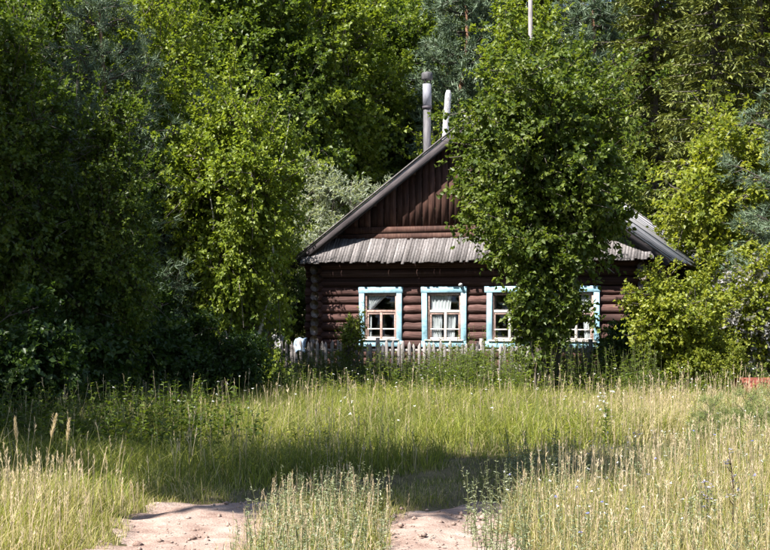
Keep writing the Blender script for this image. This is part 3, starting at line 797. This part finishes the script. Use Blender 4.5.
PROTO['weedbush'] = broadleaf('weed_bush', 33, 1, (0, 0, .45), (.55, .5, .5), GREEN, stems=((0, 0), (.1, .05), (-.1, .1)), n_limb=14, n_sec=7, n_twig=6, n_leaf=8, L=.08, W=.05, rb=.02, twigL=.16, spread=.28)
PROTO['pine_far'] = pine('pine', 42, 16, PINE, base=.10, rmax=2.6, whorls=26, per=8, tufts=13, nd=9, L=.24, W=.04)
PROTO['pine_near'] = pine('pine', 43, 7.5, PINE, base=.03, rmax=2.0, whorls=18, per=7, tufts=13, nd=16, L=.14, W=.016, rb=.1)
PROTO['tall'] = broadleaf('tall_aspen', 35, 14, (0, 0, 11.5), (2.2, 2.2, 2.5), GREEN, n_limb=40, n_sec=11, n_twig=8, n_leaf=7, L=.15, W=.13, rb=.15, spread=.24, twigs=False)
PROTO['pine_baby'] = pine('pine_sapling', 44, .85, [(.10, .14, .045), (.16, .20, .06), (.22, .25, .085)], base=.08, rmax=.26, whorls=7, per=5, tufts=3, nd=14, L=.075, W=.005, rb=.01, curl=1.0, sub=.35)
PROTO['spruce'] = spruce('spruce', 45, 16, SPRU, rmax=3.0, whorls=36, per=9, nb=17, L=.19, W=.065)
PROTO['spruce2'] = spruce('spruce', 46, 14, SPRU, rmax=2.7, whorls=34, per=9, nb=17, L=.19, W=.065, hang=.7)

rp = np.random.default_rng(77)
def put(kind, key, px, Y, label, cat='tree', scale=1.0, group=None, dz=0.0):
    x = at(px, Y)
    return plant(kind, key, (x, Y, float(gz(x, Y)) + dz), label, cat, rp.uniform(0, 6.28), scale, group)
# --- in front of and beside the house
put('orchard_tree', 'apple', 543, 24.6, 'large dense round green tree in front of the house hiding its right half')
put('young_tree', 'sucker', 543, 23.8, 'slim leafy young tree under the crown of the large round tree')
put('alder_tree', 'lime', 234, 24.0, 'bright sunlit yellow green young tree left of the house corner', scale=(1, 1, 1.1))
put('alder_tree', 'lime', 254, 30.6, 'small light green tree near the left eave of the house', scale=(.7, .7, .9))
put('willow_tree', 'willow', 340, 37.5, 'silvery grey willow behind the left slope of the roof', scale=1.0)
put('yellow_shrub', 'yellow', 678, 23.6, 'large yellow green bush at the right corner of the log house', 'bush', .66)
put('yellow_tree', 'yellow2', 725, 33.0, 'tall yellow green bush rising behind the pale shrub', 'bush')
put('yellow_shrub', 'yellow', 722, 23.0, 'low yellow green bush left of and before the pale shrub', 'bush', .30)
put('pale_shrub', 'pale', 746, 24.7, 'whitish silver leaved shrub among the yellow bushes on the right', 'bush', .9)
put('yellow_shrub', 'yellow', 742, 24.9, 'yellow green bush grown through the pale shrub on the right', 'bush', .74)
put('yellow_shrub', 'yellow', 792, 24.8, 'yellow green bush cut by the right edge above the rusty trough', 'bush', .5)
put('dark_shrub', 'dark', 634, 27.3, 'dark green bush against the right end of the log wall', 'bush', .78)
put('leafy_sapling', 'sapling', 355, 27.0, 'slim green sapling in front of the leftmost blue framed window', 'bush')
put('weed_bush', 'weedbush', 470, 26.6, 'small round bush at the fence below the second window', 'bush', .8)
put('weed_bush', 'weedbush', 545, 25.0, 'leafy low bush at the foot of the large round tree', 'bush', .9)
put('weed_bush', 'weedbush', 620, 24.5, 'leafy low bush before the dark bush right of the tree', 'bush', .8)
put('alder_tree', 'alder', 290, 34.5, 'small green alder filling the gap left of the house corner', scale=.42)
# --- the dark group on the left
put('pine_tree', 'pine_near', 100, 24.0, 'dark pine in the shade at the left with low boughs', scale=1.0)
put('pine_tree', 'pine_near', 205, 26.5, 'slender dark pine just left of the sunlit young tree', scale=(.72, .72, .8))
put('birch_tree', 'birch2', 150, 25.5, 'leafy birch with pale stem right of the shaded pine on the left', scale=.9)
put('alder_tree', 'alder', 8, 19.5, 'alder with leaf colour darkened for shade at the left edge of the picture', scale=.7)
put('alder_tree', 'alder', 45, 25.5, 'alder with leaf colour darkened for shade behind the dark pine on the left', scale=.95)
put('alder_tree', 'alder', 108, 20.0, 'alder with leaf colour darkened for shade in front of the stem of the dark pine', scale=.58)
put('birch_tree', 'birch', 85, 30.0, 'tall dark birch far behind the shaded pine on the left', scale=.9)
put('birch_tree', 'birch', 170, 31.0, 'tall birch behind the leafy left birch', scale=.85)
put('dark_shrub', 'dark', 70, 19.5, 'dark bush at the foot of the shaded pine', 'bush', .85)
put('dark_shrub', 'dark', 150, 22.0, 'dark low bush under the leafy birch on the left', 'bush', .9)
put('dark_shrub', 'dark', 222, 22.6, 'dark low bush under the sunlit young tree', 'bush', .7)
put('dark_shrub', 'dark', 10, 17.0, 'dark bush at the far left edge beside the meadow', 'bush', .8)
# --- the wood behind
bk = [('linden_tree', 'linden', 330, 44, 'broad bright green linden behind the flue pipe', 1.0),
      ('linden_tree', 'linden2', 255, 41, 'dark green linden above the sunlit young tree', 1.05),
      ('linden_tree', 'linden', 185, 45, 'linden behind the tall birch on the left', 1.05),
      ('linden_tree', 'linden2', 395, 49, 'green linden between the flue pipe and the blue pine', 1.1),
      ('pine_tree', 'pine_far', 462, 46, 'blue green pine rising just right of the flue pipe', 1.0),
      ('birch_tree', 'birch', 525, 42, 'light green birch top above the large round tree', 1.1),
      ('pine_tree', 'pine_far', 590, 48, 'blue green pine above the right half of the house', 1.0),
      ('birch_tree', 'birch2', 585, 42.5, 'birch behind the right roof slope', 1.0),
      ('spruce_tree', 'spruce', 655, 42, 'tall olive spruce behind the right end of the house', 1.05),
      ('spruce_tree', 'spruce2', 718, 38, 'drooping olive spruce above the yellow bushes on the right', 1.0),
      ('spruce_tree', 'spruce', 765, 44, 'tall spruce at the top right corner', 1.1),
      ('spruce_tree', 'spruce2', 690, 52, 'spruce rising behind the two front spruces on the right', 1.15),
      ('pine_tree', 'pine_near', 838, 27, 'pale blue green pine reaching in at the right edge', 1.15),
      ('birch_tree', 'birch2', 430, 42.5, 'light green birch directly behind the white vent pipe', .8),
      ('birch_tree', 'birch2', 640, 41.5, 'light green birch behind the lower end of the right roof slope', .75),
      ('linden_tree', 'linden', 100, 42, 'linden far behind the shaded pine on the left', 1.0),
      ('linden_tree', 'linden2', 20, 40, 'linden far behind the left edge alder', 1.0)]
for kind, key, px, Y, lab, s in bk: put(kind, key, px, Y, lab, scale=s)
k = 0
ZONES = [(-999, 'the left edge alder'), (60, 'the shaded left pine'), (130, 'the leafy left birch'), (215, 'the sunlit young tree'), (300, 'the silvery willow'), (400, 'the flue pipe'),
         (455, 'the big round tree'), (520, 'the bare pole'), (575, 'the right roof slope'), (650, 'the drooping spruce'), (720, 'the tall yellow bush'), (785, 'the right edge pine')]
for Y, step, off in ((58, 84, 0), (72, 70, 40)):
    for px in range(-50 + off, 830, step):
        key = ['linden', 'spruce', 'linden2', 'pine_far', 'linden', 'spruce2'][k % 6]; k += 1
        kd = {'l': 'linden', 's': 'spruce', 'p': 'pine'}[key[0]]
        zone = [z_ for lo_, z_ in ZONES if px >= lo_][-1]
        put(kd + '_tree', key, px + rp.normal() * 8, Y + rp.normal() * 2, ('%s in the back of the wood behind ' if Y < 65 else 'distant %s deepest in the wood behind ') % kd + zone,
            scale=(1.25 + .014 * (Y - 58)) * rp.uniform(.95, 1.1), group='back rows of the wood')
# --- trees just outside the picture on the left, known by their shadows
for kind, key, x, y, s, lab in (
    ('aspen_tree', 'tall', -6.7, 6.4, 1.0, 'tall bare stemmed aspen beyond the left edge whose shadow crosses the track'),
    ('birch_tree', 'birch2', -7.4, 9.0, 1.08, 'birch beyond the left edge behind the tall bare stemmed aspen'),
    ('birch_tree', 'birch', -8.6, 11.2, .92, 'birch beyond the left edge shading the left meadow'),
    ('linden_tree', 'linden2', -11.0, 14.4, 1.15, 'linden beyond the left edge shading the left edge bush'),
    ('linden_tree', 'linden2', -10.6, 19.8, 1.12, 'linden beyond the left edge shading the dark pine'),
    ('linden_tree', 'linden', -14.5, 24.0, 1.2, 'linden beyond the left edge farthest from the camera')):
    plant(kind, key, (x, y, 0), lab, 'tree', rp.uniform(0, 6.28), s)
# tall bare pole behind the house
a = Acc(); tube(a, [(0, 0, -.3), (.02, 0, 6), (0, .02, 14.5)], [.085, .075, .06], 8, (.4, .38, .36))
o = link('wooden_pole', a.mesh('wooden_pole', M['grey_wood'], True), None, (at(531, 40.5), 40.5, 0))
tag(o, 'thin bare grey pole rising above the large round tree', 'pole')

# ------------------------------------------------------------------ grass and small plants
rg = np.random.default_rng(9)
def wedge(n, y0, y1, margin=.6, k=.292):
    y = np.sqrt(rg.uniform(y0 ** 2, y1 ** 2, n)); x = rg.uniform(-1, 1, n) * (k * y + margin)
    return x, y
def blades(acc, x, y, h, wd, lean, cols, jit=.12, seg=3, curl=1.0):
    n = len(x); z = gz(x, y) - .01
    th = rg.uniform(0, 6.283, n); ph = th + rg.normal(size=n) * .6
    d = np.stack([np.cos(th), np.sin(th), np.zeros(n)], 1); s = np.stack([-np.sin(ph), np.cos(ph), np.zeros(n)], 1)
    P0 = np.stack([x, y, z], 1); ln = lean * rg.uniform(.2, 1.6, n)
    V = np.empty((n, seg * 2 + 1, 3))
    for k in range(seg + 1):
        t = k / seg
        c = P0 + d * (h * ln * t ** (1.3 + curl))[:, None]; c[:, 2] += h * t * (1 - .25 * ln * t)
        if k < seg:
            ww = (wd * (1 - .75 * t) * .5)[:, None]
            V[:, 2 * k] = c - s * ww; V[:, 2 * k + 1] = c + s * ww
        else: V[:, 2 * k] = c
    m = seg * 2 + 1; base = np.arange(n)[:, None, None] * m
    q = np.array([[2 * k, 2 * k + 1, 2 * k + 3, 2 * k + 2] for k in range(seg - 1)])[None] + base
    t_ = np.array([[2 * seg - 2, 2 * seg - 1, 2 * seg]])[None] + base
    c = cols if isinstance(cols, np.ndarray) else lerp_cols(rg, cols, n, jit)
    acc.add(V.reshape(-1, 3), t=t_.reshape(-1, 3), q=q.reshape(-1, 4), c=np.repeat(c, m, 0))
    return V[:, -1]
def panicles(acc, x, y, h, cols, size=.09, nk=12, lean=.12, sw=.0022):
    """flowering stalks with feathery heads"""
    n = len(x); z = gz(x, y); th = rg.uniform(0, 6.283, n)
    d = np.stack([np.cos(th), np.sin(th), np.zeros(n)], 1) * (h * lean * rg.uniform(0, 1.5, n))[:, None]
    A = np.stack([x, y, z], 1); Mi = A + d * .35 + np.array([0, 0, 1.]) * (h * .55)[:, None]; T = A + d + np.array([0, 0, 1.]) * h[:, None]
    c = lerp_cols(rg, cols, n, .1)
    sticks(acc, A, Mi, sw, sw * .8, c * .9); sticks(acc, Mi, T, sw * .8, sw * .5, c)
    idx = np.repeat(np.arange(n), nk); m = len(idx); t = rg.random(m)[:, None]
    ax = norm(T - Mi)[idx]
    sz = size * rg.uniform(.7, 1.3, n)[idx]
    P = T[idx] - ax * sz[:, None] * t * 1.2 + ax * .01
    D = norm(ax * .9 + unit(rg, m) * .55)
    needles(acc, P, D, sz * (.22 + .25 * t[:, 0]), sz * .07, c[idx] * rg.uniform(.8, 1.25, (m, 1)))
def stalks(acc, x, y, h, cols, nl=16, L=.05, W=.018, lean=.15, sw=.003, stem=(.16, .17, .08), up=.5):
    """leafy weeds"""
    n = len(x); z = gz(x, y); th = rg.uniform(0, 6.283, n)
    d = np.stack([np.cos(th), np.sin(th), np.zeros(n)], 1) * (h * lean * rg.uniform(0, 1.5, n))[:, None]
    A = np.stack([x, y, z], 1); T = A + d + np.array([0, 0, 1.]) * h[:, None]
    sticks(acc, A, T, sw, sw * .5, np.tile(np.array(stem), (n, 1)))
    idx = np.repeat(np.arange(n), nl); m = len(idx); t = rg.uniform(.08, 1.02, m)[:, None]
    P = A[idx] + (T - A)[idx] * t; a_ = rg.uniform(0, 6.283, m)
    D = norm(np.stack([np.cos(a_), np.sin(a_), rg.normal(size=m) * .3 + up], 1))
    s = rg.uniform(.6, 1.2, m) * (1.15 - .6 * t[:, 0])
    pc = lerp_cols(rg, cols, n, .1)[idx]
    leaves(acc, P, D, norm(np.array([0, 0, 1.]) + unit(rg, m) * .5), L * s, W * s, pc * rg.uniform(.75, 1.2, (m, 1)))
    return T
def blossoms(acc, P, size, cols, k=6):
    n = len(P); idx = np.repeat(np.arange(n), k); m = len(idx)
    D = norm(unit(rg, m) * np.array([1, 1, .35]) + np.array([0, 0, .25]))
    leaves(acc, P[idx], D, norm(np.array([0, 0, 1.]) + unit(rg, m) * .2), size * rg.uniform(.7, 1.2, m), size * .7, lerp_cols(rg, cols, n, .05)[idx], .05, .6)

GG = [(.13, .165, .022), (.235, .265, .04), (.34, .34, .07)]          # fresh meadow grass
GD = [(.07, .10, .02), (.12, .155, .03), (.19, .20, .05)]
ST = [(.27, .24, .10), (.45, .385, .20), (.60, .50, .31)]             # straw
STP = [(.42, .34, .22), (.58, .48, .34), (.70, .59, .45)]             # pinkish seed heads
SAGE = [(.17, .21, .12), (.26, .30, .19), (.36, .38, .27)]
def dens(x, y, f): return rg.random(len(x)) < f
def patchy(x, y, s=1.0, p=0.0):
    return .5 + .25 * np.sin(x * 1.7 * s + 1.3 * np.sin(y * .9 * s + p)) + .25 * np.sin(y * 1.3 * s + 1.7 * np.sin(x * 1.1 * s + p * 2))
def stuff(name, acc, mat, label, cat):
    o = link(name, acc.mesh(name, M[mat])); return tag(o, label, cat, kind='stuff')

# straw litter and bent dead blades lying on the ground and in the ruts
ac = Acc(); n = 16000
y = rg.uniform(6.0, 12.0, n); x = track_x(np.minimum(y, 10.5)) + rg.uniform(-3.2, 3.4, n)
k = (rut_mask(x, y) > .6) | (rg.random(n) < .14); x, y = x[k], y[k]; n = len(x)
blades(ac, x, y, rg.uniform(.02, .07, n), rg.uniform(.003, .006, n), 2.6, lerp_cols(rg, ST, n, .2), seg=2, curl=-.3)
stuff('dry_litter', ac, 'grass', 'dead straw lying on the ground beside and in the ruts', 'dry grass')
# foreground, left of the ruts
ac = Acc(); n = 26000
x = rg.uniform(-4.6, -1.55, n); y = rg.uniform(6.2, 10.1, n)
k = rut_mask(x + rg.normal(size=n) * .06, y) > .9; k &= x < track_x(y) - .9; x, y = x[k], y[k]; n = len(x)
edge = np.clip((track_x(y) - 1.25 - x) / .5, .25, 1)
blades(ac, x, y, rg.uniform(.14, .42, n) * edge, rg.uniform(.003, .0065, n), .6, np.where((rg.random(n) < .5)[:, None], lerp_cols(rg, GG, n), lerp_cols(rg, ST, n)))
j = rg.random(n) < .04
panicles(ac, x[j], y[j], rg.uniform(.32, .5, j.sum()) * edge[j] ** .6, STP, .07, 14)
stuff('foreground_grass', ac, 'grass', 'tall yellow green grass gone to seed in the left foreground', 'grass')
# centre strip: grass and silvery wormwood
ac = Acc(); n = 9000
y = rg.uniform(5.5, 10.3, n); x = track_x(y) + rg.normal(size=n) * .24
k = np.abs(x - track_x(y)) < .5; x, y = x[k], y[k]; n = len(x)
blades(ac, x, y, rg.uniform(.08, .24, n), rg.uniform(.003, .006, n), .4, np.where((rg.random(n) < .6)[:, None], lerp_cols(rg, GG, n), lerp_cols(rg, ST, n)))
j = rg.random(n) < .05
panicles(ac, x[j], y[j], rg.uniform(.2, .36, j.sum()), STP, .06, 10)
m_ = 500; y = rg.uniform(5.5, 10.2, m_); x = track_x(y) + rg.normal(size=m_) * .25
k = np.abs(x - track_x(y)) < .5; x, y = x[k], y[k]
stalks(ac, x, y, rg.uniform(.15, .40, len(x)), SAGE, 26, .042, .013, .2)
stuff('track_verge', ac, 'grass', 'silvery wormwood and grass on the strip between the two ruts', 'wormwood')
# foreground, right of the ruts
ac = Acc(); n = 70000
y = np.sqrt(rg.uniform(6.0 ** 2, 15.5 ** 2, n)); x = rg.uniform(.5, 6.2, n)
k = (x > track_x(np.minimum(y, 11.2)) + 1.05 + .12 * np.sin(y * 4)) & (x < .33 * y + 1.2) & (rut_mask(x, y) > .6)
k &= ~((y > 11.0) & (x < track_x(y) + 1.5))
x, y = x[k], y[k]; n = len(x)
edge = np.clip((x - track_x(np.minimum(y, 11.0)) - .95) / .5, .2, 1)
pt = patchy(x, y, .8, 1)
mixc = (rg.random(n) < .46 + .36 * pt)[:, None]
blades(ac, x, y, rg.uniform(.14, .44, n) * edge * (.6 + .7 * vnoise(x, y, .5, 41)), rg.uniform(.003, .0065, n), .55, np.where(mixc, lerp_cols(rg, ST, n), lerp_cols(rg, GG, n)))
j = rg.random(n) < .05
panicles(ac, x[j], y[j], rg.uniform(.32, .54, j.sum()) * edge[j] ** .6, STP, .07, 13)
stuff('foreground_grass', ac, 'grass', 'pale straw coloured grass gone to seed in the right foreground', 'grass')
ac = Acc(); m_ = 700
y = rg.uniform(6.5, 13, m_); x = track_x(np.minimum(y, 11)) + 1.0 + rg.gamma(1.2, .9, m_); k = x < .33 * y + .8; x, y = x[k], y[k]
stalks(ac, x, y, rg.uniform(.2, .5, len(x)), SAGE, 24, .042, .013, .2)
stuff('wormwood', ac, 'grass', 'silvery wormwood stalks standing among the right foreground grass', 'wormwood')
# short turf on the shaded bend of the track
ac = Acc(); n = 60000
x, y = wedge(n, 6.0, 15.5, 1.0)
k = (x > track_x(y) - 1.9) & (x < track_x(y) + 1.9); x, y = x[k], y[k]; n = len(x)
k = (rut_mask(x, y) > .25 + .5 * (vnoise(x, y, .2, 8) - .4)) | (y > 10.5 + .3 * rg.random(n)); x, y = x[k], y[k]; n = len(x)
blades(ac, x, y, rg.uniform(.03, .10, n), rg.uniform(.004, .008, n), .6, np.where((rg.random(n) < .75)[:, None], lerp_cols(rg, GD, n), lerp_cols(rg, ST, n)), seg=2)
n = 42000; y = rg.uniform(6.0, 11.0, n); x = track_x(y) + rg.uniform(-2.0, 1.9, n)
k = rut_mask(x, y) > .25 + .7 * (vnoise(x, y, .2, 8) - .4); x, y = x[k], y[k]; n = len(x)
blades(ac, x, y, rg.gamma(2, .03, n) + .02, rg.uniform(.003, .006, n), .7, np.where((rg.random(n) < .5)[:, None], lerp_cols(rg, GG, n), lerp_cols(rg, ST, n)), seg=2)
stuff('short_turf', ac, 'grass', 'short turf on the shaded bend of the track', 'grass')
# meadow in the middle
ac = Acc(); n = 110000
x, y = wedge(n, 10.4, 21.0, 1.5)
d = x - track_x(y)
k = (d < -1.35) | ((y > 14.4) & (d > -9) & (np.abs(d) > 1.6)) | (y > 15.2)
k &= ~((x > .6) & (y < 14.0))
x, y = x[k], y[k]; n = len(x)
pt = vnoise(x, y, 1.1, 21); p2 = vnoise(x, y, .35, 22)
hh = rg.uniform(.18, .5, n) * (.36 + .55 * pt + .5 * p2); hh *= np.clip((np.abs(x - track_x(y)) - 1.2) / .6, .35, 1) * np.where(y > 14, np.clip((y - 13.6) / 1.5, .35, 1), 1)
right = np.clip((x - 2.0) / 3, 0, .55)
blades(ac, x, y, hh, rg.uniform(.005, .010, n), .8, np.where((rg.random(n) < .05 + .3 * vnoise(x, y, .8, 23) ** 2 + right)[:, None], lerp_cols(rg, ST, n), np.where((rg.random(n) < vnoise(x, y, .6, 24))[:, None], lerp_cols(rg, GG, n), lerp_cols(rg, GD, n))), seg=2)
j = rg.random(n) < .004 + .02 * vnoise(x, y, .9, 25) ** 2 + right * .05
panicles(ac, x[j], y[j], hh[j] * 1.25 + .05, STP, .10, 9, sw=.003)
stuff('meadow_grass', ac, 'grass', 'sunlit yellow green meadow grass between the track and the house', 'grass')
# far meadow up to the house and bushes
ac = Acc(); n = 80000
x, y = wedge(n, 20.5, 33.0, 3.0)
loc_v = (x - HX) * -math.sin(YAW) + (y - HY) * math.cos(YAW); loc_u = (x - HX) * math.cos(YAW) + (y - HY) * math.sin(YAW)
k = ~((np.abs(loc_u) < 4.0) & (loc_v > -.1)); x, y = x[k], y[k]; n = len(x)
pt = vnoise(x, y, 1.2, 26) * .7 + vnoise(x, y, .4, 27) * .7 - .1; right = np.clip((x - 3.0) / 4, 0, .6)
hh = rg.uniform(.14, .46, n) * (.36 + .65 * pt)
blades(ac, x, y, hh, rg.uniform(.009, .016, n), .8, np.where((rg.random(n) < .05 + .25 * vnoise(x, y, 1, 28) ** 2 + right)[:, None], lerp_cols(rg, ST, n), np.where((rg.random(n) < vnoise(x, y, .7, 29))[:, None], lerp_cols(rg, GG, n), lerp_cols(rg, GD, n))), seg=2)
j = rg.random(n) < .004 + right * .05
panicles(ac, x[j], y[j], hh[j] * 1.2 + .08, STP, .12, 8, sw=.005)
stuff('far_meadow_grass', ac, 'grass', 'long meadow grass before the picket fence and the bushes', 'grass')
# leafy weeds before the fence and under the trees
ac = Acc(); m_ = 5400
x, y = wedge(m_, 22.0, 29.0, 1.5)
x += 0; k = patchy(x, y, .9, 4) > .35; x, y = x[k], y[k]
loc_v = (x - HX) * -math.sin(YAW) + (y - HY) * math.cos(YAW)
k = loc_v < -.4; x, y = x[k], y[k]
u_ = (x - HX) * math.cos(YAW) + (y - HY) * math.sin(YAW)
T = stalks(ac, x, y, rg.uniform(.3, .75, len(x)) * (1 + .7 * (u_ > .5) * (u_ < 5)) * np.where(y > 26, 1, .8), GREEN + [(.12, .16, .06)], 16, .10, .04, .18, .005)
stuff('nettles', ac, 'leaf', 'dark leafy weeds growing thickly before the picket fence', 'weeds')
ac = Acc(); m_ = 2200
x, y = wedge(m_, 12.0, 23.0, 1.0)
k = (vnoise(x, y, .9, 31) > .52) & (np.abs(x - track_x(y)) > 1.7); x, y = x[k], y[k]
stalks(ac, x, y, rg.uniform(.15, .5, len(x)), GG + [(.10, .14, .05)], 16, .07, .022, .3, .003)
stuff('meadow_herbs', ac, 'leaf', 'green leafy herbs scattered in clumps through the meadow', 'herbs')
# undergrowth at the edge of the left trees
ac = Acc(); m_ = 2000
y = rg.uniform(14, 26, m_); x = -.292 * y - .8 + rg.gamma(2, 1.0, m_); k = x < -.19 * y + 1.5; x, y = x[k], y[k]
stalks(ac, x, y, rg.uniform(.2, .65, len(x)), GREEN, 18, .10, .045, .3, .005)
stuff('undergrowth', ac, 'leaf', 'leafy undergrowth at the foot of the dark left trees', 'weeds')
# flowers in the meadow
ac = Acc()
x, y = wedge(200, 14.5, 26, .5); h = rg.uniform(.3, .6, len(x)); z = gz(x, y)
sticks(ac, np.stack([x, y, z], 1), np.stack([x, y, z + h], 1), .003, .003, (.16, .2, .06))
blossoms(ac, np.stack([x, y, z + h], 1), .022, [(.7, .7, .66), (.82, .82, .78)], 8)
y2 = rg.uniform(7.5, 13.5, 90); x2 = track_x(np.minimum(y2, 11)) + 1.2 + rg.random(90) * (.3 * y2 - 1); h2 = rg.uniform(.3, .5, 90); z2 = gz(x2, y2)
sticks(ac, np.stack([x2, y2, z2], 1), np.stack([x2, y2, z2 + h2], 1), .0018, .0015, (.18, .2, .09))
blossoms(ac, np.stack([x2, y2, z2 + h2], 1), .014, [(.7, .7, .68), (.8, .8, .78)], 7)
stuff('white_flowers', ac, 'petal', 'small white flowers dotted through the meadow grass', 'flowers')
ac = Acc()
y2 = rg.uniform(7.5, 12, 22); x2 = track_x(np.minimum(y2, 11)) + 1.3 + rg.random(22) * (.3 * y2 - 1); h2 = rg.uniform(.3, .45, 22); z2 = gz(x2, y2)
sticks(ac, np.stack([x2, y2, z2], 1), np.stack([x2, y2, z2 + h2], 1), .0018, .0015, (.18, .2, .09))
blossoms(ac, np.stack([x2, y2, z2 + h2], 1), .016, [(.2, .22, .6), (.32, .33, .7)], 7)
stuff('blue_flowers', ac, 'petal', 'small blue flowers in the right foreground grass', 'flowers')

# single plants one can pick out
def plume(px, Y, ytop, lean, label):
    x = at(px, Y); h = hz(ytop, Y); o = empty('plume_grass', (x, Y, float(gz(x, Y))))
    a = Acc(); tt = np.linspace(0, 1, 6)
    P = np.stack([lean * tt ** 2, 0 * tt, h * tt], 1)
    tube(a, P, np.linspace(.004, .002, 6), 5, (.40, .34, .17)); link('stalk', a.mesh('stalk', M['grass']), o)
    a = Acc(); m = 260; t = rg.random(m); ax = norm(P[-1] - P[-2])
    Q = P[-1] - ax * (t * .17)[:, None] + ax * .02
    needles(a, Q + rg.normal(size=(m, 3)) * .004, norm(ax * 1.3 + unit(rg, m) * .55), rg.uniform(.02, .05, m) * (.5 + t), .004, lerp_cols(rg, STP, m)); link('plume', a.mesh('plume', M['grass']), o)
    tag(o, label, 'grass plume')
plume(20, 10.4, 428, -.03, 'leftmost of three beige feathery grass plumes on the left')
plume(46, 10.2, 424, .08, 'middle one of three beige plumes, its head leaning right')
plume(66, 10.6, 428, .03, 'rightmost of three beige feathery grass plumes on the left')
def dry_plant(name, px, Y, ytop, label, cat, stemc, headc, nbud, bud, spread_, leafy=0, leafc=SAGE):
    x = at(px, Y); h = hz(ytop, Y); o = empty(name, (x, Y, float(gz(x, Y))))
    a = Acc(); tt = np.linspace(0, 1, 7); P = np.stack([.03 * np.sin(tt * 3), .02 * tt, h * tt], 1)
    tube(a, P, np.linspace(.006, .003, 7), 5, stemc); tips = [P[-1]]
    for k in range(6):
        f = .45 + .5 * k / 6; i = f * 6; i0 = int(i); s = P[i0] + (P[min(i0 + 1, 6)] - P[i0]) * (i - i0); th = rg.uniform(0, 6.28)
        e = s + np.array([math.cos(th) * spread_, math.sin(th) * spread_, spread_ * 1.3]) * rg.uniform(.5, 1); tube(a, [s, (s + e) / 2 + (0, 0, -.005), e], [.003, .0025, .002], 4, stemc); tips.append(e)
    link('stem', a.mesh('stem', M['grass']), o)
    a = Acc(); tips = np.array(tips); blossoms(a, np.repeat(tips, nbud, 0) + rg.normal(size=(len(tips) * nbud, 3)) * bud * .7, bud, headc, 7); link('flower_heads', a.mesh('flower_heads', M['petal']), o)['kind'] = 'stuff'
    if leafy:
        a = Acc(); t = rg.uniform(.05, .8, leafy); Q = np.stack([np.interp(t, tt, P[:, j]) for j in range(3)], 1)
        th = rg.uniform(0, 6.28, leafy); leaves(a, Q, np.stack([np.cos(th), np.sin(th), .5 + 0 * th], 1), np.tile([0, 0, 1.], (leafy, 1)), .07, .02, lerp_cols(rg, leafc, leafy)); link('leaf_set', a.mesh('leaf_set', M['leaf']), o)
    tag(o, label, cat)
dry_plant('dry_stalk', 728, 8.8, 447, 'single dark dry stalk with grey heads at the lower right', 'weed', (.07, .045, .035), [(.22, .22, .27), (.32, .31, .38)], 2, .02, .03)
dry_plant('sage_spike', 703, 9.2, 478, 'lilac grey flower spike left of the dark dry stalk', 'flower', (.2, .2, .14), [(.3, .28, .42), (.45, .42, .55)], 4, .016, .035, 26)
dry_plant('tall_weed', 603, 14.6, 398, 'tall branching green weed with white flower tops in the meadow', 'weed', (.10, .13, .05), [(.7, .7, .66), (.8, .8, .77)], 3, .022, .10, 60, GREEN)
for px, Y, s, lab in ((700, 14.4, .62, 'smallest young pine in the meadow, left of the other two'), (736, 14.2, .74, 'young pine standing in the middle of the three at the right'), (770, 13.8, .74, 'young pine cut by the right edge of the picture')):
    put('pine_sapling', 'pine_baby', px, Y, lab, 'pine sapling', s)
# rusty upturned trough at the right edge
tr_ = empty('rusty_trough', (at(779, 22.3), 22.3, float(gz(at(779, 22.3), 22.3)) + .02), R(8))
tag(tr_, 'rust red upturned metal trough in the grass at the right edge', 'trough')
a = Acc(); s = 10; th = np.linspace(0, math.pi, s)
V = [(x_, .26 * math.cos(t), .36 * math.sin(t) ** .7) for x_ in (-.72, -.7, .7, .72) for t in th]
a.add(V, q=[(i * s + j, i * s + j + 1, (i + 1) * s + j + 1, (i + 1) * s + j) for i in range(3) for j in range(s - 1)], t=[(0, j, j + 1) for j in range(1, s - 1)] + [(3 * s, 3 * s + j + 1, 3 * s + j) for j in range(1, s - 1)])
link('shell', a.mesh('shell', M['rust']), tr_)
a = Acc()
for sy in (-1, 1): tube(a, [(-.76, sy * .27, .02), (.76, sy * .27, .02)], .018, 6)
link('rim', a.mesh('rim', M['rust']), tr_)
